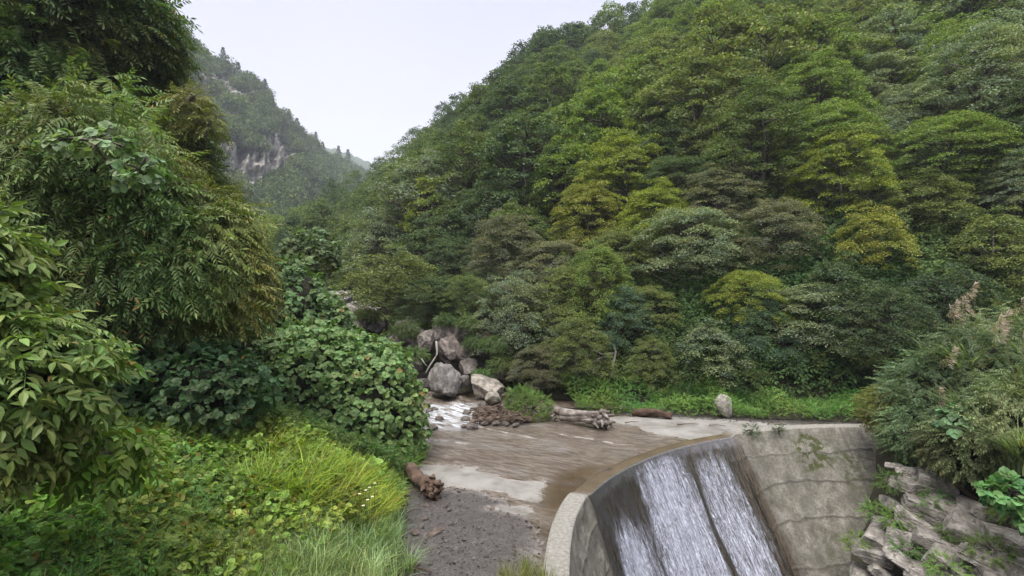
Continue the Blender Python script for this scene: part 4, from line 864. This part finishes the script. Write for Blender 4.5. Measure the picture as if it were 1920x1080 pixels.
vt = at(300, 315, 9.0); mass('pale_vine', [(vt[0]+.1, 7.45, vt[2], .7, .2, .16), (vt[0]+.75, 7.5, vt[2]-.4, .3, .2, .3)], 75, TRI, (.13, .25), (.13, .21, .11), 'patch of pale teal vine leaves on the drooping tree', 'vine', 24, droop=.4, upn=.6, trunk=(vt[0], 8.6, vt[2]-.6))
# shrub beside the riffle and weeds behind the apron
mass('green_bush', [(gp(1000, 788)[0], gp(1000, 788)[1]+.3, .30, .62, .45, .5), (gp(975, 782)[0], gp(975, 782)[1]+.4, .40, .45, .4, .5)], 900, SPR_LANCE, (.12, .26), (.085, .16, .036), 'fresh green bush between the debris heap and bleached stump', 'bush', 25, droop=-.1, upn=.5)
mass('crest_weed', [(gp(1412, 818)[0], gp(1412, 818)[1]+.1, .14, .20, .1, .16), (gp(1462, 814)[0], gp(1462, 814)[1]+.1, .12, .12, .1, .15)], 130, SPR_LANCE, (.07, .15), (.055, .10, .035), 'little green weed rooted behind the dam crest', 'weed', 26, droop=-.2, upn=.4)
mass('leafy_tree', [(-6.95, 17.6, 5.5, .95, .9, .9), (-7.5, 17.8, 4.5, .9, .9, .9)], 1400, TRI, (.14, .26), (.125, .155, .07), 'grey-green large-leaved sapling rising behind the climbing kudzu', 'tree', 27, droop=.3, upn=.5, trunk=(-7.5, 18, 2))
def scatter_weeds(name, poly, n, z, h, protos, size, col, seed, label, mtl=None, upl=1.0):
    r = np.random.default_rng(seed); poly = np.array(poly); lo_, hi_ = poly.min(0), poly.max(0)
    P = r.uniform(lo_, hi_, (n*3, 2)); P = P[poly_sd(poly, P[:, 0], P[:, 1])+.25*fbm(P[:, 0]*1.3, P[:, 1]*1.3) < 0][:n]; n = len(P)
    hh = h*(.55+.45*fbm(P[:, 0]*1.1+seed, P[:, 1]*1.1, o=3))+.05; Q = np.column_stack([P, z(P[:, 0], P[:, 1])+np.clip(hh, .02, 3)*r.uniform(.15, 1, n)])
    Nn = unit(np.column_stack([r.normal(size=(n, 2)), np.full(n, .3)])); me = sprays(name, Q, Nn, protos, size, -.3*upl, .65, seed, tint=clump_tint(Q, seed, 1.1, .35, .3))
    o = link(name, me, mtl or M_GRASS); o.color = (*col, 1); kind(o, 'stuff', label); return o
zf = lambda x, y: 0.0*x+np.clip(y-17.5, 0, 9)*.05
FARW = [gp(1090, 776), gp(1140, 780), gp(1200, 779), gp(1300, 783), gp(1450, 787), gp(1560, 792), gp(1650, 795), (16, 17.5), (17, 20), (9, 21.5), (4, 21.5), (1.5, 20.5)]
for i, (px, py, Y, rr_, lb) in enumerate([(878, 603, 21.4, .35, 'bright leaves sprouting above the leaning slab'), (905, 703, 20.6, .28, 'ferny plant between the two pool boulders'), (760, 620, 22.0, .5, 'leaves hanging over the dark rock mass'), (945, 680, 20.8, .45, 'leafy plant spilling over the pale ledge'), (835, 600, 22.2, .45, 'dark leaves over the top of the hollow'), (690, 590, 23.0, .5, 'leafy plant growing on the split block'), (890, 640, 21.2, .35, 'small plant rooted halfway up the leaning slab'), (780, 665, 21.3, .4, 'plant drooping at the left of the dark hollow'), (930, 645, 20.9, .45, 'leafy plant under the shrubs over the pale ledge')]):
    c = at(px, py, Y); mass('ledge_plant', [(c[0], c[1], c[2], rr_, rr_*.7, rr_*.6)], int(420*rr_/.4), SPR_LANCE, (.12, .26), (.085, .135, .042), lb, 'plant', 90+i, droop=.4, upn=.5, group='plants on the rock ledges', rough=.3)
scatter_weeds('weed_cover', FARW, 15000, lambda x, y: zf(x, y)+np.clip(y-18.4, 0, 4)*.35, .8, SPR_LANCE, (.10, .24), (.11, .20, .045), 31, 'bright green weeds along the far edge of the concrete')
wf = np.random.default_rng(3); 
# left bank: leafy ground cover
LB = [(-2.3, 12.6), (-2.15, 10.5), (-2.0, 9.2), (-1.9, 7.4), (-1.7, 5.5), (-1.6, 3.5), (-9.5, 3.5), (-12, 7), (-12, 12.5), (-6, 12.5)]
scatter_weeds('ground_cover', LB, 30000, gh, .34, SPR_LANCE, (.08, .20), (.115, .185, .045), 32, 'mixed low leafy weeds covering the left bank')
LB2 = [(-7.5, 3.2), (-2.7, 3.2), (-2.6, 5.8), (-2.4, 8.4), (-2.5, 10.6), (-5.2, 10.8), (-6.5, 9.4), (-8.5, 6.5)]
scatter_weeds('bright_ground_cover', LB2, 24000, gh, .48, [SPR_LANCE[0], TRI[0], TRI[1]], (.08, .17), (.15, .225, .046), 33, 'bright yellow-green creeping weeds at the lower left')
LB3 = [(-4, 12.4), (-2.35, 12.3), (-2.1, 10.9), (-4.0, 10.3), (-7.5, 10.5), (-8, 12.0)]
scatter_weeds('bank_weeds', LB3, 9000, gh, .75, SPR_LANCE, (.12, .26), (.105, .175, .045), 34, 'taller weeds at the foot of the kudzu')
# grass
def blade_tuft(n, seed, lean=.5, wd=.012, seg=5):
    r = np.random.default_rng(seed); ps = []
    for i in range(n):
        a = r.uniform(0, 6.28); l = r.uniform(.5, 1.0); ln = r.uniform(.3, 1)*lean; t = np.linspace(0, 1, seg); b0 = r.normal(size=2)*.06
        cx2 = b0[0]+np.cos(a)*ln*t**2*l; cy2 = b0[1]+np.sin(a)*ln*t**2*l; cz = l*t*(1-.35*ln*t**1.5)
        wv = wd*(1-t**1.6)*r.uniform(.7, 1.3)+.0008; s_ = np.stack([-np.sin(a)*wv, np.cos(a)*wv, 0*wv], -1); c_ = np.stack([cx2, cy2, cz], -1)
        V = np.stack([c_-s_, c_+s_], 1).reshape(-1, 3); k = np.arange(seg-1)*2; ps.append((V, [np.stack([k, k+1, k+3, k+2], -1)]))
    V, Fs, _ = join(ps); return V, [np.concatenate(Fs)]
TUF = [blade_tuft(16, s, 1.15) for s in (1, 2, 3)]; WISP = [blade_tuft(16, s, .45, .0065) for s in (4, 5, 6)]
def scatter_grass(name, poly, n, z, size, protos, col, seed, label, wobble=.4, obj_kind='stuff'):
    r = np.random.default_rng(seed); poly = np.array(poly); lo_, hi_ = poly.min(0), poly.max(0)
    P = r.uniform(lo_, hi_, (n*4, 2)); P = P[poly_sd(poly, P[:, 0], P[:, 1])+wobble*fbm(P[:, 0]*1.3+seed, P[:, 1]*1.3) < 0][:n]; n = len(P)
    Q = np.column_stack([P, z(P[:, 0], P[:, 1])]); a = r.uniform(0, 6.28, n); rot = frames(np.stack([np.cos(a), np.sin(a), r.normal(size=n)*.15], -1), np.tile([0., 0, 1], (n, 1))+r.normal(size=(n, 3))*.15)
    s_ = r.uniform(size[0], size[1], n)*(1+.3*fbm(P[:, 0]*.9, P[:, 1]*.9)); T_ = clump_tint(Q, seed, .9, .3, .35); w_ = r.integers(0, len(protos), n); parts = []
    for i, (pv, pf) in enumerate(protos):
        m = w_ == i; V, Fs = stamp(pv, pf, Q[m], rot[m], s_[m]); parts.append((V, Fs, np.repeat(T_[m], len(pv), 0)))
    V, Fs, T2 = join(parts); o = link(name, make_mesh(name, V, Fs, tint=T2), M_GRASS); o.color = (*col, 1); kind(o, obj_kind, label); return o
scatter_grass('tall_grass', [(-4.4, 9.6), (-2.5, 10.2), (-2.2, 9.2), (-2.1, 8.3), (-3.2, 7.4), (-4.3, 8.0)], 520, gh, (.45, .85), TUF, (.20, .29, .035), 41, 'arching yellow-green grass in the middle of the left bank')
scatter_grass('wispy_grass', [(-1.95, 9.4), (-1.55, 7.6), (-1.35, 6.0), (-1.2, 4.6), (-1.2, 3.0), (-3.2, 3.4), (-3.4, 6.2), (-2.8, 8.4)], 1300, gh, (.25, .6), WISP+TUF[:1], (.24, .27, .12), 42, 'fine wispy grass at the bottom of the left bank')
scatter_grass('mixed_grass', LB, 1500, gh, (.3, .6), TUF, (.10, .18, .04), 43, 'grass blades mixed through the weeds')
scatter_grass('near_grass', [(.35, 6.0), (.75, 5.9), (.6, 7.0), (.25, 7.4), (-.25, 6.8), (-.2, 6.0)], 130, lambda x, y: 0*x-.02, (.3, .62), WISP, (.17, .19, .06), 44, 'dry grass tips at the near end of the dam', .1)
scatter_grass('far_grass', [(5.5, 18.6), (9.5, 18.0), (10, 19.4), (7, 20)], 420, lambda x, y: zf(x, y)+np.clip(y-18.4, 0, 4)*.4, (.6, 1.1), TUF, (.07, .12, .04), 45, 'long dark grass at the foot of the slope')
# right bank shrubs, pampas and leaf patches
mass('bank_shrub', [(11.6, 13.9, 1.2, 1.5, 1.1, 1.5), (12.6, 13.2, 1.7, 1.7, 1.3, 1.7), (10.9, 13.4, .55, .9, .8, .8)], 4200, SPR_LANCE, (.22, .42), (.13, .17, .08), 'grey-green shrub hanging over the right end of the dam', 'shrub', 51, droop=.35, upn=.5, corek=.68, rough=.2)
mass('bank_shrub', [(11.7, 11.3, 1.1, 1.4, 1.1, 1.3), (10.7, 11.9, .65, .9, .9, .9), (12.6, 10.6, 1.5, 1.5, 1.2, 1.5)], 4200, SPR_LANCE, (.22, .42), (.135, .18, .088), 'shrub at the right edge above the tilted slabs', 'shrub', 52, droop=.35, upn=.5, corek=.68, rough=.2)
mass('yellow_shrub', [(10.7, 14.3, .9, .75, .6, .7)], 620, SPR_LANCE, (.2, .36), (.14, .17, .045), 'yellow-tinged leafy shrub at the corner where dam meets bank', 'shrub', 53, droop=.3, upn=.5)
mass('bank_vine', [(10.35, 11.6, 1.25, .6, .35, .35), (10.9, 11.0, 1.0, .45, .3, .3)], 150, TRI, (.2, .32), (.11, .21, .10), 'pale broad vine leaves draped over the right bank shrubs', 'vine', 54, droop=.5, upn=.5)
mass('bank_vine', [(9.7, 9.9, .25, .5, .35, .22), (9.9, 9.4, -.2, .4, .3, .3)], 170, TRI, (.2, .32), (.10, .20, .07), 'green vine leaves at the right edge below the dark overhang', 'vine', 55, droop=.4, upn=.6)
mass('bank_vine', [(10.35, 13.05, -.35, .3, .25, .18)], 40, TRI, (.2, .32), (.08, .15, .06), 'small round-leaved vine between the dam end and the slabs', 'vine', 58, droop=.4, upn=.6)
for i, (px, py, Y) in enumerate([(1700, 1030, 11.6), (1790, 1000, 11.3), (1680, 975, 12.1), (1740, 940, 12.2), (1610, 1020, 12.4), (1890, 960, 10.9), (1668, 905, 12.9), (1640, 960, 12.9), (1850, 1030, 10.3), (1770, 1065, 10.6)]):
    c = at(px, py, Y); mass('slab_weed', [(c[0], c[1]-.1, c[2]+.05, .34, .28, .18)], 130, SPR_LANCE, (.12, .22), (.10, .17, .04), ['leafy weed between the lower slabs nearest the dam', 'leafy weed on the middle slabs', 'weed in a crack of the slabs beside the dam face', 'weed under the topmost slabs', 'small weed growing out of the dam face', 'weed above the slabs at the right edge', 'weeds filling the gap where the dam meets the topmost slabs', 'weed lower down the gap between dam and slabs', 'weed on the slabs at the lower right corner', 'weed at the very foot of the slabs'][i], 'weed', 60+i, droop=.1, upn=.6, group='weeds in the rock cracks')
def pampas(loc, seed, h, label):
    r = np.random.default_rng(seed); e = empty('pampas_grass', loc); tag(e, label, 'grass clump', 'plumed grass clumps on the right bank')
    V, Fs = blade_tuft(240, seed, 1.05, .010, 7); o = link('leaves', make_mesh('leaves', V*h*.9*np.array([1.2, 1.2, 1]), Fs), M_GRASS, e); o.color = (.19, .24, .12, 1)
    for i in range(r.integers(3, 5) if seed < 73 else 1):
        a = r.uniform(0, 6.28); d = np.array([math.cos(a), math.sin(a)])*r.uniform(.1, .55); t = np.linspace(0, 1, 6)[:, None]; hh = h*r.uniform(.95, 1.3)
        pts = np.hstack([d*t**1.6, t*hh]); o = link('stalk', make_mesh('stalk', *tube(pts, [.006]*6, 4), True), M_GRASS, e); o.color = (.2, .2, .1, 1)
        tip = pts[-1]; n = 190; f = r.random(n); ang = r.uniform(0, 6.28, n); g_ = np.array([math.cos(seed*2.1+i), math.sin(seed*2.1+i)]); P = tip+np.stack([(np.cos(ang)*.10+g_[0]*.20)*f**1.2, (np.sin(ang)*.10+g_[1]*.2)*f**1.2, .30*(1-f)-.16*f*r.random(n)-.06], -1)
        dd = np.stack([np.cos(ang)*.4+.5, np.sin(ang)*.4, .3-.8*f], -1); rot = frames(dd, r.normal(size=(n, 3))); Vp, Fp = stamp(*quad_leaf(.13, .02), P, rot, r.uniform(.05, .13, n))
        o = link('plume', make_mesh('plume', Vp, Fp), M_GRASS, o); o.color = (.46, .38, .34, 1)
for i, (x, y, z, h, lb) in enumerate([(11.6, 13.0, 1.7, 1.9, 'plumed grass clump highest on the right bank, nearest the forest'), (12.4, 11.8, 1.6, 2.0, 'pink plumed grass at the top right edge of the bank'), (11.2, 11.4, 1.3, 1.7, 'plumed grass clump leaning over the middle of the right bank shrubs'),
                                      (10.9, 12.3, .9, 1.6, 'plumed grass clump above the dam corner'), (10.3, 10.3, .5, 1.5, 'drooping grass clump at the right edge over the slabs'), (10.2, 12.1, .3, 1.1, 'small grass tuft spilling over the topmost slabs')]):
    pampas((x, y, z), 70+i, h, lb)
# exposed old root/ledges behind slabs at right
branch('exposed_root', [at(1770, 880, 12.2), at(1800, 915, 12), at(1850, 950, 11.6), at(1925, 975, 11)], .07, 'brown exposed root running down under the right bank bushes', M_WOOD, (.7, .6, .5))
# white daisies
def daisy(loc, h, label, seed):
    r = np.random.default_rng(seed); e = empty('daisy', loc); tag(e, label, 'flower', 'white daisies in the grass by the gravel')
    o = link('stem', make_mesh('stem', *tube([(0, 0, 0), (.02, 0, h*.6), (.03, -.02, h)], [.004, .003, .003], 4), True), M_GRASS, e); o.color = (.1, .16, .04, 1)
    pl = [((.03, -.02, h), (math.cos(a), math.sin(a), .15), (0, -.4, 1), .021) for a in np.linspace(0, 6.28, 12, endpoint=False)]
    V, Fs = compose(*lance_leaf(.45, .05, .01), pl); o = link('petals', make_mesh('petals', V, Fs), M_PETAL, e)
    V, Fc = ICO[2]; link('flower_centre', make_mesh('flower_centre', V*np.array([.010, .010, .005])+np.array([.03, -.02, h+.004]), Fc, True), M_YEL, e)
M_PETAL = simple_mat('petal', ((.3, .75), (.7, .85)), 5, .6, 0, 5); M_YEL = simple_mat('flower_yellow', ((.3, (.6, .4, .03)), (.7, (.7, .5, .05))), 5, .6, 0, 5)
for i, (px, py) in enumerate([(683, 918), (690, 913), (678, 947), (695, 930), (671, 925), (700, 905), (686, 936)]):
    g = gp(px, py, 1.05); g[1] = min(g[1], 8.6); x = (px-960)/F*g[1]; z0 = gz(x, g[1])-.02; zt = CAMZ+(HY-py)/F*g[1]
    daisy((x, g[1], z0), max(.25, zt-z0), ['white daisy, topmost pair left one', 'white daisy just right of the topmost pair', 'white daisy lowest of the cluster', 'white daisy at the right of the cluster', 'white daisy at the far left of the cluster', 'white daisy highest in the grass beside the log', 'white daisy in the middle of the cluster'][i], i)
# tree with the exposed arching limbs behind the stump
c0 = at(1147, 725, 20.0)
branch('bare_limb', [(c0[0], c0[1], .2), at(1148, 690, 20), at(1155, 660, 20), at(1150, 645, 20)], .07, 'pale bare limb standing behind the stranded stump', extra=([at(1150, 664, 20), at(1125, 671, 19.9), at(1095, 690, 19.7), at(1062, 692, 19.6)], [at(1150, 662, 20), at(1128, 664, 19.8), at(1112, 655, 19.8)]))
# featured shrubs at the foot of the slope
NCR = [3.0, 3.2, 2.9, 2.7]; NH = [6.0, 5.5, 6.8, 5.0]
FE = [(1085, 655, 19.6, 1.15, .95, 'olive', 'olive shrub with pale yellowish leaves beside the bare limb'), (1015, 690, 19.8, 1.0, .75, 'brown', 'brownish shrub drooping right of the sloping boulder'), (1225, 690, 19.4, .85, .7, 'olive', 'olive shrub right of the bare limb'), (1330, 665, 19.6, 1.3, .85, 'grey', 'broad grey-green shrub behind the standing stone'),
      (1130, 540, 22, 1.5, 1.3, 'fresh', 'rounded green tree with big leaves above the bare limb'), (1530, 600, 19.5, 1.9, 1.2, 'grey', "grey-green shrub above the dam's right wing"), (960, 600, 21.5, 1.5, 1.2, 'grey', 'grey-olive shrub above the pale streaked ledge'), (720, 535, 23.5, 2.0, 1.2, 'olive', 'dark olive tree spreading over the grey crag'),
      (1680, 610, 17.5, 1.3, 1.0, 'dark', 'dark shrub behind the yellow-tinged bank shrub'), (800, 560, 23.5, 1.4, .9, 'dark', 'dark shrub above the hollow'), (1430, 640, 19.8, 1.2, .9, 'blue', 'bluish green shrub behind the far weeds'), (1600, 655, 18.6, 1.1, .8, 'mid', 'mid green shrub between the grey-green shrub and the right bank'), (1390, 700, 19.2, .8, .5, 'mid', 'low green shrub just behind the upright standing stone'), (870, 560, 23, 1.2, .9, 'mid', 'mid green shrub directly over the leaning rock slab'), (1180, 610, 21, 1.2, .9, 'blue', 'bluish shrub above the two arching limbs')]
for i, (px, py, Y, rx, rz_, k, lb) in enumerate(FE):
    c = at(px, py, Y); v = i % 4; s_ = rx/NCR[v]*1.12; h_ = NH[v]*s_*(rz_/rx*1.25)
    place_tree('slope_shrub', NEARV[v], (c[0], c[1]+rx*.3, c[2]-h_*.52), i*1.3, s_, GRN[k], lb, 'shrub', 'shrubs at the foot of the slope', sz=s_*(rz_/rx*1.25))


# ------------------------------------------------------------------ haze
m_h, N, L = mat('haze_air'); pv_ = N.new('ShaderNodeVolumePrincipled'); pv_.inputs['Density'].default_value = .0006; pv_.inputs['Color'].default_value = (.82, .88, 1, 1); pv_.inputs['Anisotropy'].default_value = .2
o_ = N.new('ShaderNodeOutputMaterial'); L.new(pv_.outputs[0], o_.inputs['Volume'])
bx = np.array([[x, y, z] for x in (-2600, 2600) for y in (-2600, 2600) for z in (-9, 420)], float); bf = np.array([[0, 1, 3, 2], [4, 6, 7, 5], [0, 4, 5, 1], [2, 3, 7, 6], [0, 2, 6, 4], [1, 5, 7, 3]])
kind(link('haze', make_mesh('haze', bx, bf), m_h), 'stuff', 'thin blue haze in the valley air')
print('objects', len(bpy.data.objects))
